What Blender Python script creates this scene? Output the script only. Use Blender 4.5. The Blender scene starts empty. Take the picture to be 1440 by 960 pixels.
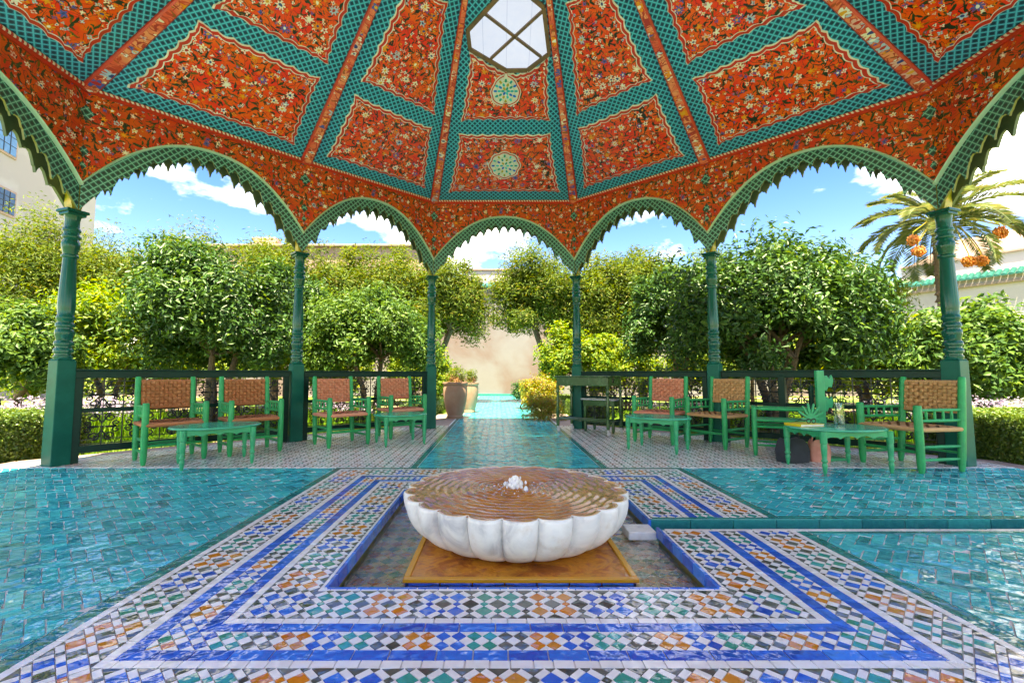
import bpy, math, random
import numpy as np
from mathutils import Vector, Matrix
from mathutils.geometry import tessellate_polygon
random.seed(7); rng = np.random.default_rng(7)
R = math.radians; PI = math.pi
scene = bpy.context.scene; COL = scene.collection

# ---------------------------------------------------------------- camera
CAM = Vector((-0.11, -2.9, 0.92)); PITCH = R(4.2); F = 640.0; VPX = 700.0
cd = bpy.data.cameras.new('camera'); cam = bpy.data.objects.new('camera', cd); COL.objects.link(cam)
cd.sensor_width = 36; cd.lens = 16.0; cd.shift_x = 20/1440; cd.clip_start = .02; cd.clip_end = 1000
cam.location = CAM; cam.rotation_euler = (PI/2 + PITCH, 0, 0); scene.camera = cam
# ---------------------------------------------------------------- sky, sun, exposure
SUN_EL, SUN_AZ = R(70), R(192)          # azimuth clockwise from +Y: high, from behind the camera
w = bpy.data.worlds.new('World'); scene.world = w; w.use_nodes = True
wn = w.node_tree; wn.nodes.clear()
sky = wn.nodes.new('ShaderNodeTexSky'); sky.sky_type = 'NISHITA'; sky.sun_disc = False
sky.sun_elevation = SUN_EL; sky.sun_rotation = SUN_AZ; sky.air_density = 1.0; sky.dust_density = .15; sky.ozone_density = 2.5
tc = wn.nodes.new('ShaderNodeTexCoord'); mp = wn.nodes.new('ShaderNodeMapping'); mp.inputs['Scale'].default_value = (1, 1, 2.2)
mp.inputs['Location'].default_value = (1.35, 2.2, .1)
nz = wn.nodes.new('ShaderNodeTexNoise'); nz.inputs['Scale'].default_value = 2.3; nz.inputs['Detail'].default_value = 9; nz.inputs['Roughness'].default_value = .57
cr = wn.nodes.new('ShaderNodeValToRGB'); cr.color_ramp.elements[0].position = .50; cr.color_ramp.elements[1].position = .66
mixc = wn.nodes.new('ShaderNodeMix'); mixc.data_type = 'RGBA'; mixc.inputs['B'].default_value = (5.2, 5.3, 5.5, 1)
bg = wn.nodes.new('ShaderNodeBackground'); bg.inputs['Strength'].default_value = .085
wo = wn.nodes.new('ShaderNodeOutputWorld'); hs = wn.nodes.new('ShaderNodeHueSaturation'); hs.inputs['Saturation'].default_value = 1.4; hs.inputs['Value'].default_value = .52; hs.inputs['Hue'].default_value = .526
for a, b in ((tc.outputs['Generated'], mp.inputs['Vector']), (mp.outputs['Vector'], nz.inputs['Vector']), (nz.outputs['Fac'], cr.inputs['Fac']),
             (cr.outputs['Color'], mixc.inputs['Factor']), (sky.outputs['Color'], hs.inputs['Color']), (hs.outputs['Color'], mixc.inputs['A']), (mixc.outputs['Result'], bg.inputs['Color']),
             (bg.outputs['Background'], wo.inputs['Surface'])):
    wn.links.new(a, b)
sd = bpy.data.lights.new('sun', 'SUN'); sd.energy = 2.2; sd.angle = R(.6); sd.color = (1, .97, .92)
so = bpy.data.objects.new('sun', sd); COL.objects.link(so)
sdir = Vector((math.sin(SUN_AZ)*math.cos(SUN_EL), math.cos(SUN_AZ)*math.cos(SUN_EL), math.sin(SUN_EL)))
so.rotation_euler = (-sdir).to_track_quat('-Z', 'Y').to_euler(); so.location = (0, 0, 30)
vs = scene.view_settings; vs.view_transform = 'Standard'; vs.look = 'None'; vs.gamma = 1; vs.use_curve_mapping = False; vs.exposure = 3.75; vs.use_white_balance = True; vs.white_balance_temperature = 9700; vs.white_balance_tint = 2
scene.cycles.max_bounces = 8; scene.cycles.diffuse_bounces = 5; scene.cycles.glossy_bounces = 4; scene.cycles.transparent_max_bounces = 12
scene.cycles.use_denoising = True; scene.cycles.sample_clamp_indirect = 8

# ---------------------------------------------------------------- helpers
def tag(o, label=None, cat=None, group=None, kind=None):
    if label: o['label'] = label
    if cat: o['category'] = cat
    if group: o['group'] = group
    if kind: o['kind'] = kind
    return o
def empty(name, loc=(0, 0, 0), rz=0):
    o = bpy.data.objects.new(name, None); o.location = loc; o.rotation_euler = (0, 0, rz); o.empty_display_size = .1
    COL.objects.link(o); return o
def copy_tree(o, parent=None):
    c = o.copy(); COL.objects.link(c); c.parent = parent
    if parent: c.matrix_parent_inverse = o.matrix_parent_inverse.copy()
    for ch in o.children: copy_tree(ch, c)
    return c
class MB:
    def __init__(s): s.v = []; s.f = []; s.m = []; s.uv = []; s.hasuv = False
    def poly(s, pts, m=0, uv=None):
        b = len(s.v); s.v += [tuple(p) for p in pts]; s.f.append(tuple(range(b, b+len(pts)))); s.m.append(m)
        s.uv.append(uv or [(0, 0)]*len(pts))
        if uv: s.hasuv = True
    def idx(s, vs, fs, m=0):
        b = len(s.v); s.v += [tuple(p) for p in vs]
        for f in fs: s.f.append(tuple(b+i for i in f)); s.m.append(m); s.uv.append([(0, 0)]*len(f))
    def box(s, c, sz, M=None, m=0, taper=1.0):
        x, y, z = (d/2 for d in sz); vs = []
        for k in (-1, 1):
            t = taper if k == 1 else 1
            for i, j in ((-1, -1), (1, -1), (1, 1), (-1, 1)): vs.append(Vector((i*x*t, j*y*t, k*z)) + Vector(c))
        if M: vs = [M @ p for p in vs]
        s.idx(vs, [(3, 2, 1, 0), (4, 5, 6, 7), (0, 1, 5, 4), (1, 2, 6, 5), (2, 3, 7, 6), (3, 0, 4, 7)], m)
    def bar(s, a, b, wd, ht, m=0, up=Vector((0, 0, 1))):
        a, b = Vector(a), Vector(b); d = (b-a); L = d.length; d.normalize(); sx = d.cross(up).normalized(); u = sx.cross(d)
        vs = [p + sx*i*wd/2 + u*j*ht/2 for p in (a, b) for i, j in ((-1, -1), (1, -1), (1, 1), (-1, 1))]
        s.idx(vs, [(0, 1, 2, 3), (7, 6, 5, 4), (0, 4, 5, 1), (1, 5, 6, 2), (2, 6, 7, 3), (3, 7, 4, 0)], m)
    def tube(s, pts, r, n=8, m=0, cap=True):
        pts = [Vector(p) for p in pts]; rs = r if hasattr(r, '__len__') else [r]*len(pts)
        vs = []; ref = None
        for i, p in enumerate(pts):
            d = (pts[min(i+1, len(pts)-1)] - pts[max(i-1, 0)]).normalized()
            if ref is None: ref = Vector((0, 0, 1)) if abs(d.z) < .9 else Vector((1, 0, 0))
            a = (ref - d*ref.dot(d)).normalized(); ref = a; b = d.cross(a)
            vs += [p + (a*math.cos(2*PI*k/n) + b*math.sin(2*PI*k/n))*rs[i] for k in range(n)]
        fs = [(i*n+k, i*n+(k+1) % n, (i+1)*n+(k+1) % n, (i+1)*n+k) for i in range(len(pts)-1) for k in range(n)]
        if cap: fs += [tuple(reversed(range(n))), tuple(range((len(pts)-1)*n, len(pts)*n))]
        s.idx(vs, fs, m)
    def lathe(s, prof, n=20, c=(0, 0, 0), m=0, cap=True, M=None):
        vs = [Vector((r*math.cos(2*PI*k/n), r*math.sin(2*PI*k/n), z)) + Vector(c) for r, z in prof for k in range(n)]
        if M: vs = [M @ p for p in vs]
        fs = [(i*n+k, i*n+(k+1) % n, (i+1)*n+(k+1) % n, (i+1)*n+k) for i in range(len(prof)-1) for k in range(n)]
        if cap: fs += [tuple(reversed(range(n))), tuple(range((len(prof)-1)*n, len(prof)*n))]
        s.idx(vs, fs, m)
    def prism(s, poly2, z0, z1, m=0):
        n = len(poly2); vs = [(x, y, z0) for x, y in poly2] + [(x, y, z1) for x, y in poly2]
        s.idx(vs, [tuple(reversed(range(n))), tuple(range(n, 2*n))] + [(k, (k+1) % n, n+(k+1) % n, n+k) for k in range(n)], m)
    def mesh(s, name, mats, smooth=False):
        me = bpy.data.meshes.new(name); me.from_pydata(s.v, [], s.f)
        for mt in (mats if isinstance(mats, (list, tuple)) else [mats]): me.materials.append(mt)
        me.polygons.foreach_set('material_index', s.m)
        if s.hasuv:
            ul = me.uv_layers.new(name='UVMap'); flat = [c for f in s.uv for p in f for c in p]; ul.data.foreach_set('uv', flat)
        if smooth:
            me.polygons.foreach_set('use_smooth', [True]*len(s.f)); me.set_sharp_from_angle(angle=R(38))
        me.update(); return me
    def build(s, name, mats, parent=None, smooth=False, bevel=0, kind=None, loc=None):
        o = bpy.data.objects.new(name, s.mesh(name, mats, smooth)); COL.objects.link(o); o.parent = parent
        if loc is not None: o.location = loc
        if bevel:
            b = o.modifiers.new('bevel', 'BEVEL'); b.width = bevel; b.segments = 2; b.limit_method = 'ANGLE'
        if kind: o['kind'] = kind
        return o
def link(name, me, parent=None, loc=(0, 0, 0), rot=(0, 0, 0), sc=None):
    o = bpy.data.objects.new(name, me); COL.objects.link(o); o.parent = parent; o.location = loc; o.rotation_euler = rot
    if sc: o.scale = sc
    return o
def ground(px, D):        # a point D metres away along the view axis, under image column px
    return Vector((CAM.x + (px-VPX)/F*D, CAM.y + (D+.067)/.9973, 0))

# ---------------------------------------------------------------- materials
class G:
    def __init__(s, name):
        s.mat = bpy.data.materials.new(name); s.mat.use_nodes = True; s.nt = s.mat.node_tree; s.nt.nodes.clear()
        s.out = s.nt.nodes.new('ShaderNodeOutputMaterial')
    def n(s, typ, ins=None, **props):
        nd = s.nt.nodes.new('ShaderNode'+typ)
        for k, v in props.items(): setattr(nd, k, v)
        for k, v in (ins or {}).items():
            if hasattr(v, 'is_output'): s.nt.links.new(v, nd.inputs[k])
            else: nd.inputs[k].default_value = v
        return nd
    def m(s, op, a, b=0.0, c=0.0):
        return s.n('Math', {0: a, 1: b, 2: c}, operation=op).outputs[0]
    def mix(s, f, a, b):
        nd = s.n('Mix', data_type='RGBA')
        for k, v in ((0, f), (6, a), (7, b)):
            if hasattr(v, 'is_output'): s.nt.links.new(v, nd.inputs[k])
            else: nd.inputs[k].default_value = (*v, 1) if k and len(v) == 3 else v
        return nd.outputs[2]
    def ramp(s, f, stops, const=False):
        nd = s.n('ValToRGB', {'Fac': f}); r = nd.color_ramp
        if const: r.interpolation = 'CONSTANT'
        while len(r.elements) < len(stops): r.elements.new(1)
        for e, (p, c) in zip(r.elements, stops): e.position = p; e.color = (*c, 1)
        return nd.outputs[0]
    def noise(s, vec=None, scale=5, detail=3, rough=.5, dist=0, dim='3D'):
        i = {'Scale': scale, 'Detail': detail, 'Roughness': rough, 'Distortion': dist}
        if vec is not None: i['Vector'] = vec
        return s.n('TexNoise', i, noise_dimensions=dim).outputs['Fac']
    def obj(s): return s.n('TexCoord').outputs['Object']
    def geo(s): return s.n('NewGeometry').outputs['Position']
    def uv(s): return s.n('UVMap').outputs[0]
    def rand(s):
        a = s.n('NewGeometry').outputs['Random Per Island']; b = s.n('ObjectInfo').outputs['Random']
        return s.m('FRACT', s.m('ADD', a, b))
    def bump(s, h, strength=.3, dist=.01):
        return s.n('Bump', {'Height': h, 'Strength': strength, 'Distance': dist}).outputs[0]
    def fin(s, col, rough=.5, normal=None, spec=.5, coat=0, metal=0, **kw):
        i = {'Base Color': col if hasattr(col, 'is_output') else (*col, 1), 'Roughness': rough, 'Specular IOR Level': spec, 'Coat Weight': coat, 'Metallic': metal}
        if coat: i['Coat Roughness'] = .08
        if normal is not None: i['Normal'] = normal
        i.update(kw)
        p = s.n('BsdfPrincipled', i); s.nt.links.new(p.outputs[0], s.out.inputs[0]); return s.mat
MAT = {}
def paint(name, c, c2=None, rough=.35, scale=9, bump=.15, coat=.0, wear=None, spec=.5):
    g = G(name); p = g.obj(); f = g.noise(p, scale, 4, .6)
    col = g.mix(g.ramp(f, [(.35, (0, 0, 0)), (.65, (1, 1, 1))]), c, c2 or tuple(x*.75 for x in c))
    if wear:
        f2 = g.noise(p, scale*5, 5, .7); col = g.mix(g.ramp(f2, [(.66, (0, 0, 0)), (.72, (1, 1, 1))]), col, wear)
    MAT[name] = g.fin(col, g.m('ADD', rough-.06, g.m('MULTIPLY', f, .14)), g.bump(g.noise(p, scale*6, 3), bump, .004), coat=coat, spec=spec); return MAT[name]
paint('dark_green_paint', (.0012, .022, .016), (.002, .034, .025), .3, 6, .15, 0, spec=.12)
paint('column_paint', (.0012, .075, .058), (.0016, .105, .08), .11, 5, .1, 0, spec=.30)
paint('pedestal_paint', (.0015, .095, .07), (.002, .125, .092), .3, 5, .1, 0, spec=.10)
paint('chair_paint', (.003, .36, .115), (.004, .28, .095), .36, 12, .3, 0, wear=(.03, .42, .2), spec=.3)
paint('table_paint', (.004, .36, .15), (.005, .30, .13), .3, 10, .2, 0, spec=.35)
paint('table_top_paint', (.006, .34, .19), (.01, .40, .26), .22, 8, .15, .2)
paint('trolley_paint', (.025, .075, .02), (.04, .11, .03), .25, 7, .3, 0)
paint('iron', (.012, .014, .014), None, .45, 20, .3)
paint('moulding_paint', (.40, .60, .44), (.48, .64, .50), .4, 8, .2)
paint('olive_paint', (.16, .15, .035), (.09, .12, .04), .5, 5, .3)
paint('ochre_paint', (.55, .36, .03), (.28, .30, .03), .45, 9, .3)
paint('outer_board_paint', (.11, .14, .075), (.06, .10, .06), .5, 4, .3)
paint('red_paint', (.62, .030, .016), (.5, .04, .015), .4, 8, .2)
paint('roof_paint', (.05, .16, .11), None, .5, 3, .3)
paint('wood_frame', (.22, .12, .05), (.12, .08, .05), .5, 9, .4)
paint('kerb_stone', (.32, .24, .20), (.25, .19, .16), .7, 5, .5)
paint('grout', (.70, .69, .66), (.58, .60, .58), .8, 20, .4)
paint('terracotta', (.30, .155, .095), (.36, .22, .15), .75, 4, .5, 0, wear=(.40, .31, .24))
paint('brick_stone', (.46, .32, .25), (.36, .26, .22), .9, 6, .6)
paint('soil', (.16, .10, .07), (.22, .13, .09), .95, 5, .8)
paint('black_cloth', (.02, .025, .03), (.035, .04, .05), .8, 12, .5)
paint('pink_cloth', (.62, .22, .16), (.70, .32, .24), .7, 10, .4)
paint('yellow_cover', (.75, .60, .03), None, .4, 8, .1)
paint('paper', (.75, .74, .7), None, .6, 8, .1)
paint('plastic_black', (.012, .012, .014), None, .2, 8, .05)
paint('chrome', (.5, .5, .5), None, .25, 8, .05)
paint('date_fruit', (.62, .13, .02), (.5, .2, .03), .5, 12, .2)
paint('bark', (.13, .085, .05), (.08, .06, .045), .9, 10, 1.0)
paint('palm_bark', (.22, .13, .08), (.12, .08, .05), .9, 14, 1.0)
paint('window_glass', (.05, .09, .14), (.08, .14, .22), .12, 3, .05)
paint('blue_shutter', (.10, .28, .55), None, .4, 6, .2)
paint('green_roof_tile', (.008, .085, .065), (.012, .12, .095), .3, 8, .2)

def glaze(name, stops, wob=.5, rough=.03):
    g = G(name); r = g.rand(); p = g.geo()
    col = g.ramp(r, stops)
    f = g.noise(p, 34, 5, .65)
    col = g.mix(g.m('MULTIPLY', g.ramp(f, [(.3, (0, 0, 0)), (.75, (1, 1, 1))]), .35), col, tuple(min(1, .25*c+.75*c*1.5+.015) for c in stops[-1][1]))
    chip = g.ramp(g.noise(p, 120, 3, .7), [(.74, (0, 0, 0)), (.77, (1, 1, 1))])
    col = g.mix(chip, col, (.42, .36, .3))
    h = g.m('ADD', g.noise(p, 15, 1, .4), g.m('MULTIPLY', g.noise(p, 42, 1, .4), .22))
    MAT[name] = g.fin(col, g.m('ADD', rough, g.m('MULTIPLY', f, .07)), g.bump(h, wob, .016), spec=.8); return MAT[name]
glaze('teal_tile', [(0, (.001, .17, .20)), (.2, (.002, .32, .38)), (.6, (.003, .43, .51)), (.85, (.008, .52, .57)), (1, (.03, .58, .55))])
glaze('teal_border_tile', [(0, (.003, .15, .15)), (.5, (.005, .21, .20)), (1, (.008, .28, .25))])
glaze('blue_tile', [(0, (.001, .045, .40)), (.5, (.001, .095, .58)), (1, (.006, .19, .70))], .5)
glaze('orange_tile', [(0, (.60, .16, .008)), (.5, (.72, .22, .012)), (1, (.62, .27, .05))], .4)
glaze('green_tile', [(0, (.004, .24, .15)), (.5, (.006, .30, .22)), (1, (.012, .36, .33))], .4)
glaze('grey_tile', [(0, (.045, .055, .045)), (.5, (.09, .10, .08)), (1, (.17, .18, .17))], .5)
glaze('rust_tile', [(0, (.30, .07, .03)), (1, (.42, .14, .06))], .4)
glaze('white_tile', [(0, (.80, .79, .75)), (.6, (.86, .855, .83)), (1, (.89, .89, .87))], .3, .14)

def floral(name, base, base2, fl=1.0, dark=(.012, .035, .012), sat=1.0):
    g = G(name); uv = g.uv()
    nv = g.n('TexNoise', {'Vector': uv, 'Scale': 16, 'Detail': 2}, noise_dimensions='2D').outputs['Color']
    nv = g.n('VectorMath', {0: g.n('VectorMath', {0: nv, 1: (.5, .5, .5)}, operation='SUBTRACT').outputs[0], 'Scale': .035}, operation='SCALE').outputs[0]
    uv = g.n('VectorMath', {0: uv, 1: nv}, operation='ADD').outputs[0]
    def vor(scale, rnd=.85):
        v = g.n('TexVoronoi', {'Vector': uv, 'Scale': scale, 'Randomness': rnd}, voronoi_dimensions='2D')
        rel = g.n('VectorMath', {0: uv, 1: v.outputs['Position']}, operation='SUBTRACT').outputs[0]
        sx = g.n('SeparateXYZ', {0: rel}); c = g.n('SeparateColor', {0: v.outputs['Color']})
        return v.outputs['Distance'], sx.outputs[0], sx.outputs[1], c.outputs[0], c.outputs[1], c.outputs[2]
    col = g.mix(g.ramp(g.noise(uv, 4.5, 3, .6, 0, '2D'), [(.38, (0, 0, 0)), (.62, (1, 1, 1))]), base, base2)
    # dark leaves: little ellipses turned every way
    for sc, el, pres in ((9, 3.2, .15), (15, 2.9, .25)):
        d, x, y, r1, r2, r3 = vor(sc, 1.0)
        th = g.m('MULTIPLY', r1, 6.28); c_, s_ = g.m('COSINE', th), g.m('SINE', th)
        a = g.m('ADD', g.m('MULTIPLY', x, c_), g.m('MULTIPLY', y, s_)); b = g.m('SUBTRACT', g.m('MULTIPLY', y, c_), g.m('MULTIPLY', x, s_))
        b = g.m('ADD', b, g.m('MULTIPLY', g.m('MULTIPLY', a, a), sc*.45))
        q = g.m('ADD', g.m('MULTIPLY', a, a), g.m('MULTIPLY', g.m('MULTIPLY', b, b), el*el*1.6))
        leaf = g.m('MULTIPLY', g.m('LESS_THAN', q, (.44/sc)**2), g.m('GREATER_THAN', r2, pres))
        col = g.mix(leaf, col, g.ramp(r3, [(0, dark), (.7, (dark[0]*1.5, dark[1]*2.2, dark[2]*1.4)), (1, (.16, .10, .008))]))
    for sc, wd in ((5.5, .011), (8.5, .009)):
        v = g.m('ABSOLUTE', g.m('SUBTRACT', g.noise(uv, sc, 1, .4, .8, '2D'), .5))
        col = g.mix(g.m('LESS_THAN', v, wd), col, dark)
    pal = [(0, (.80, .24, .01)), (.22, (.78, .74, .66)), (.45, (.74, .42, .36)), (.55, (.36, .52, .66)), (.66, (.8, .72, .55)), (.80, (.85, .30, .02)), (.90, (.05, .10, .40))]
    for sc, R0, k, pres in ((13, .33, 4, .66), (21, .38, 3, .76), (7.2, .30, 5, .66), (4.6, .24, 8, .62)):
        d, x, y, r1, r2, r3 = vor(sc, .75)
        ang = g.m('ARCTAN2', y, x)
        rr = g.m('MULTIPLY', g.m('ADD', .72, g.m('MULTIPLY', g.m('COSINE', g.m('ADD', g.m('MULTIPLY', ang, k), g.m('MULTIPLY', r2, 6.28))), .28)), R0*fl)
        pr = g.m('GREATER_THAN', r2, pres)
        halo = g.m('MULTIPLY', g.m('LESS_THAN', d, g.m('MULTIPLY', rr, 1.22)), pr)
        col = g.mix(halo, col, (base[0]*.8, base[1]*.5, base[2]*.5))
        col = g.mix(g.m('MULTIPLY', g.m('LESS_THAN', d, rr), pr), col, g.ramp(r1, pal, True))
        col = g.mix(g.m('MULTIPLY', g.m('LESS_THAN', d, R0*.30*fl), pr), col, g.ramp(r3, [(0, (.03, .05, .22)), (.4, (.75, .35, .03)), (.7, (.5, .03, .02)), (.85, (.8, .78, .7))], True))
    MAT[name] = g.fin(col, .42, g.bump(g.noise(uv, 60, 3, .6, 0, '2D'), .12, .003), coat=.12); return MAT[name]
floral('floral_ceiling', (.88, .030, .010), (.90, .115, .008), 1.0, (.006, .022, .008))
floral('floral_spandrel', (.62, .034, .012), (.66, .09, .010), .72, (.010, .024, .010))
floral('floral_rib', (.74, .10, .05), (.84, .30, .14), 1.25, (.42, .03, .02))

def lattice(name, line, cell, dot, sc, wd, tall=1.0):
    g = G(name); sx = g.n('SeparateXYZ', {0: g.uv()})
    x = g.m('MULTIPLY', sx.outputs[0], sc); y = g.m('MULTIPLY', sx.outputs[1], sc/tall)
    a = g.m('FRACT', g.m('ADD', x, y)); b = g.m('FRACT', g.m('SUBTRACT', x, y))
    ln = g.m('MAXIMUM', g.m('LESS_THAN', a, wd), g.m('LESS_THAN', b, wd))
    da = g.m('SUBTRACT', a, .5+wd/2); db = g.m('SUBTRACT', b, .5+wd/2)
    dd = g.m('ADD', g.m('MULTIPLY', da, da), g.m('MULTIPLY', db, db))
    col = g.mix(g.m('LESS_THAN', dd, .085), cell, dot)
    col = g.mix(ln, col, line)
    f = g.noise(g.geo(), 7, 4, .6); col = g.mix(g.m('MULTIPLY', f, .3), col, tuple(c*.45 for c in line))
    MAT[name] = g.fin(col, .4, None, coat=.1); return MAT[name]
lattice('lattice_ceiling', (.04, .52, .70), (.009, .12, .22), (.003, .010, .035), 13, .22)
lattice('lattice_valance', (.20, .52, .46), (.005, .11, .105), (.001, .008, .010), 13, .15)

def rope():
    g = G('rope_paint'); sx = g.n('SeparateXYZ', {0: g.uv()})
    f = g.m('LESS_THAN', g.m('FRACT', g.m('ADD', g.m('MULTIPLY', sx.outputs[0], 22), sx.outputs[1])), .5)
    MAT['rope'] = g.fin(g.mix(f, (.5, .03, .02), (.75, .62, .52)), .45)
rope()
def foliage(name, stops, trans=.35, rough=.35, spec=.5):
    g = G(name); r = g.rand(); col = g.ramp(r, stops)
    f = g.noise(g.geo(), 1.3, 2); col = g.mix(g.ramp(f, [(.35, (0, 0, 0)), (.7, (1, 1, 1))]), col, g.n('HueSaturation', {'Hue': .485, 'Saturation': 1.0, 'Value': 1.35, 'Color': col}).outputs[0])
    p = g.n('BsdfPrincipled', {'Base Color': col, 'Roughness': rough, 'Specular IOR Level': spec})
    t = g.n('BsdfTranslucent', {'Color': g.n('HueSaturation', {'Hue': .47, 'Saturation': 1.1, 'Value': 1.5, 'Color': col}).outputs[0]})
    mx = g.n('MixShader', {0: trans, 1: p.outputs[0], 2: t.outputs[0]}); g.nt.links.new(mx.outputs[0], g.out.inputs[0]); MAT[name] = g.mat
foliage('citrus_leaf', [(0, (.014, .055, .012)), (.5, (.026, .085, .016)), (.85, (.042, .12, .022)), (1, (.10, .19, .025))], .25, .42, .35)
foliage('lemon_leaf', [(0, (.045, .12, .014)), (.5, (.09, .18, .018)), (1, (.22, .27, .02))], .38, .5, .3)
foliage('olive_leaf', [(0, (.038, .085, .010)), (.5, (.068, .125, .013)), (.85, (.105, .155, .016)), (1, (.17, .155, .022))], .35, .55, .25)
foliage('mid_leaf', [(0, (.025, .08, .016)), (.5, (.048, .125, .022)), (1, (.10, .19, .03))], .33, .48, .3)
foliage('yellow_leaf', [(0, (.09, .15, .012)), (.5, (.20, .22, .015)), (.8, (.30, .25, .02)), (1, (.30, .12, .04))], .4)
foliage('hedge_leaf', [(0, (.035, .085, .016)), (.6, (.07, .14, .022)), (1, (.13, .20, .03))], .25)
foliage('grass_blade', [(0, (.06, .18, .015)), (.6, (.12, .28, .02)), (1, (.22, .33, .04))], .3)
foliage('palm_leaf', [(0, (.06, .10, .035)), (.5, (.09, .14, .045)), (1, (.17, .17, .06))], .3, .5, .3)
foliage('petal', [(0, (.26, .17, .30)), (.5, (.36, .28, .38)), (1, (.46, .42, .45))], .3)
foliage('dry_leaf', [(0, (.25, .14, .05)), (1, (.36, .24, .10))], .3)

def weave(name, c1, c2):
    g = G(name); r = g.rand(); p = g.obj()
    f = g.noise(g.n('Mapping', {'Vector': p, 'Scale': (60, 60, 240)}).outputs[0], 1.5, 3)
    col = g.mix(r, c1, c2); col = g.mix(g.m('MULTIPLY', f, .5), col, tuple(x*.35 for x in c1))
    MAT[name] = g.fin(col, .75, g.bump(f, .6, .004))
weave('rush_brown', (.46, .15, .05), (.60, .24, .10)); weave('rush_pink', (.74, .24, .13), (.84, .36, .22)); weave('rush_straw', (.60, .31, .12), (.76, .44, .20))
def marble():
    g = G('marble'); p = g.obj(); v = g.noise(p, 3.2, 7, .62, 1.6); st = g.noise(p, 9, 4, .6)
    col = g.ramp(v, [(.30, (.42, .42, .44)), (.46, (.70, .69, .67)), (.6, (.80, .79, .76)), (.8, (.62, .61, .62))])
    col = g.mix(g.ramp(st, [(.58, (0, 0, 0)), (.75, (.55, .55, .55))]), col, (.56, .46, .36))
    MAT['marble'] = g.fin(col, .32, g.bump(g.noise(p, 40, 4), .15, .004))
marble()
def waters():
    g = G('bowl_water'); p = g.obj()
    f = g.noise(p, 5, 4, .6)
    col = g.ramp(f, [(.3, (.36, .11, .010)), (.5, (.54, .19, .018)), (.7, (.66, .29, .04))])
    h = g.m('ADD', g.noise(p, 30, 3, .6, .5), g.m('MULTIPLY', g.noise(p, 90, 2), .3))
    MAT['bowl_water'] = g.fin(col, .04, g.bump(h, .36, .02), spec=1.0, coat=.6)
    g = G('basin_water'); p = g.geo()
    h = g.m('ADD', g.noise(p, 11, 3, .6, .8), g.m('MULTIPLY', g.noise(p, 34, 3, .6), .4)); nm = g.bump(h, .8, .03)
    t = g.n('BsdfTransparent', {'Color': (.86, .78, .52, 1)}); gl = g.n('BsdfGlossy', {'Roughness': .03, 'Normal': nm, 'Color': (1, 1, 1, 1)})
    fr = g.n('Fresnel', {'IOR': 1.33, 'Normal': nm})
    mx = g.n('MixShader', {0: g.m('MINIMUM', g.m('ADD', g.m('MULTIPLY', fr.outputs[0], 2.2), .05), .75), 1: t.outputs[0], 2: gl.outputs[0]}); g.nt.links.new(mx.outputs[0], g.out.inputs[0]); MAT['basin_water'] = g.mat
    g = G('foam'); MAT['foam'] = g.fin((.85, .86, .88), .25, g.bump(g.noise(g.obj(), 60, 3), .6, .01), spec=.6)
    g = G('copper_slab'); p = g.obj(); f = g.noise(p, 6, 6, .68, .8)
    MAT['copper_slab'] = g.fin(g.ramp(f, [(.3, (.20, .04, .010)), (.44, (.46, .12, .010)), (.56, (.72, .27, .018)), (.72, (.36, .08, .04))]), .06, g.bump(g.noise(p, 20, 3), .4, .02), spec=.9)
    g = G('rim_stain'); p = g.obj(); MAT['rim_stain'] = g.fin(g.mix(g.ramp(g.noise(p, 12, 4, .6), [(.4, (0, 0, 0)), (.6, (1, 1, 1))]), (.66, .40, .16), (.74, .66, .55)), .2, g.bump(g.noise(p, 40, 3), .3, .004))
    g = G('copper_edge'); MAT['copper_edge'] = g.fin((.72, .33, .02), .2, g.bump(g.noise(g.obj(), 30, 3), .3, .006))
    g = G('skylight_glass'); p = g.geo(); sx = g.n('SeparateXYZ', {0: p})
    ln = g.m('LESS_THAN', g.m('FRACT', g.m('MULTIPLY', sx.outputs[0], 3.3)), .02)
    c = g.mix(ln, (.105, .125, .165), (.06, .075, .11)); c = g.mix(g.m('MULTIPLY', g.noise(p, 14, 4), .5), c, (.07, .10, .16))
    t = g.n('BsdfTranslucent', {'Color': c}); tp = g.n('BsdfTransparent', {'Color': c})
    mx = g.n('MixShader', {0: .10, 1: t.outputs[0], 2: tp.outputs[0]}); g.nt.links.new(mx.outputs[0], g.out.inputs[0]); MAT['skylight_glass'] = g.mat
    g = G('clear_glass'); t = g.n('BsdfTransparent', {'Color': (.92, .97, .94, 1)}); gl = g.n('BsdfGlossy', {'Roughness': .02})
    mx = g.n('MixShader', {0: .16, 1: t.outputs[0], 2: gl.outputs[0]}); g.nt.links.new(mx.outputs[0], g.out.inputs[0]); MAT['clear_glass'] = g.mat
waters()
def plaster(name, a, b, c, sc=.35):
    g = G(name); p = g.geo()
    f = g.noise(p, sc, 4, .55, .4); f2 = g.noise(p, sc*7, 5, .65)
    col = g.ramp(f, [(.40, a), (.50, b), (.58, c)]); col = g.mix(g.m('MULTIPLY', f2, .35), col, tuple(x*.72 for x in b))
    MAT[name] = g.fin(col, .9, g.bump(f2, .4, .02), spec=.2)
plaster('garden_plaster', (.205, .20, .21), (.19, .168, .168), (.175, .128, .118), .42)
plaster('white_plaster', (.46, .43, .42), (.50, .47, .46), (.42, .38, .37), .3)
plaster('pink_plaster', (.36, .25, .21), (.32, .22, .18), (.40, .29, .25), .3)
def grounds():
    g = G('garden_ground'); p = g.geo(); f = g.noise(p, .55, 4, .6); f2 = g.noise(p, 9, 5, .7)
    col = g.ramp(f, [(.44, (.10, .20, .025)), (.52, (.14, .22, .04)), (.60, (.42, .26, .19))])
    col = g.mix(g.m('MULTIPLY', f2, .5), col, (.06, .09, .02)); MAT['garden_ground'] = g.fin(col, .95, g.bump(f2, .6, .03), spec=.2)
grounds()

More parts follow.
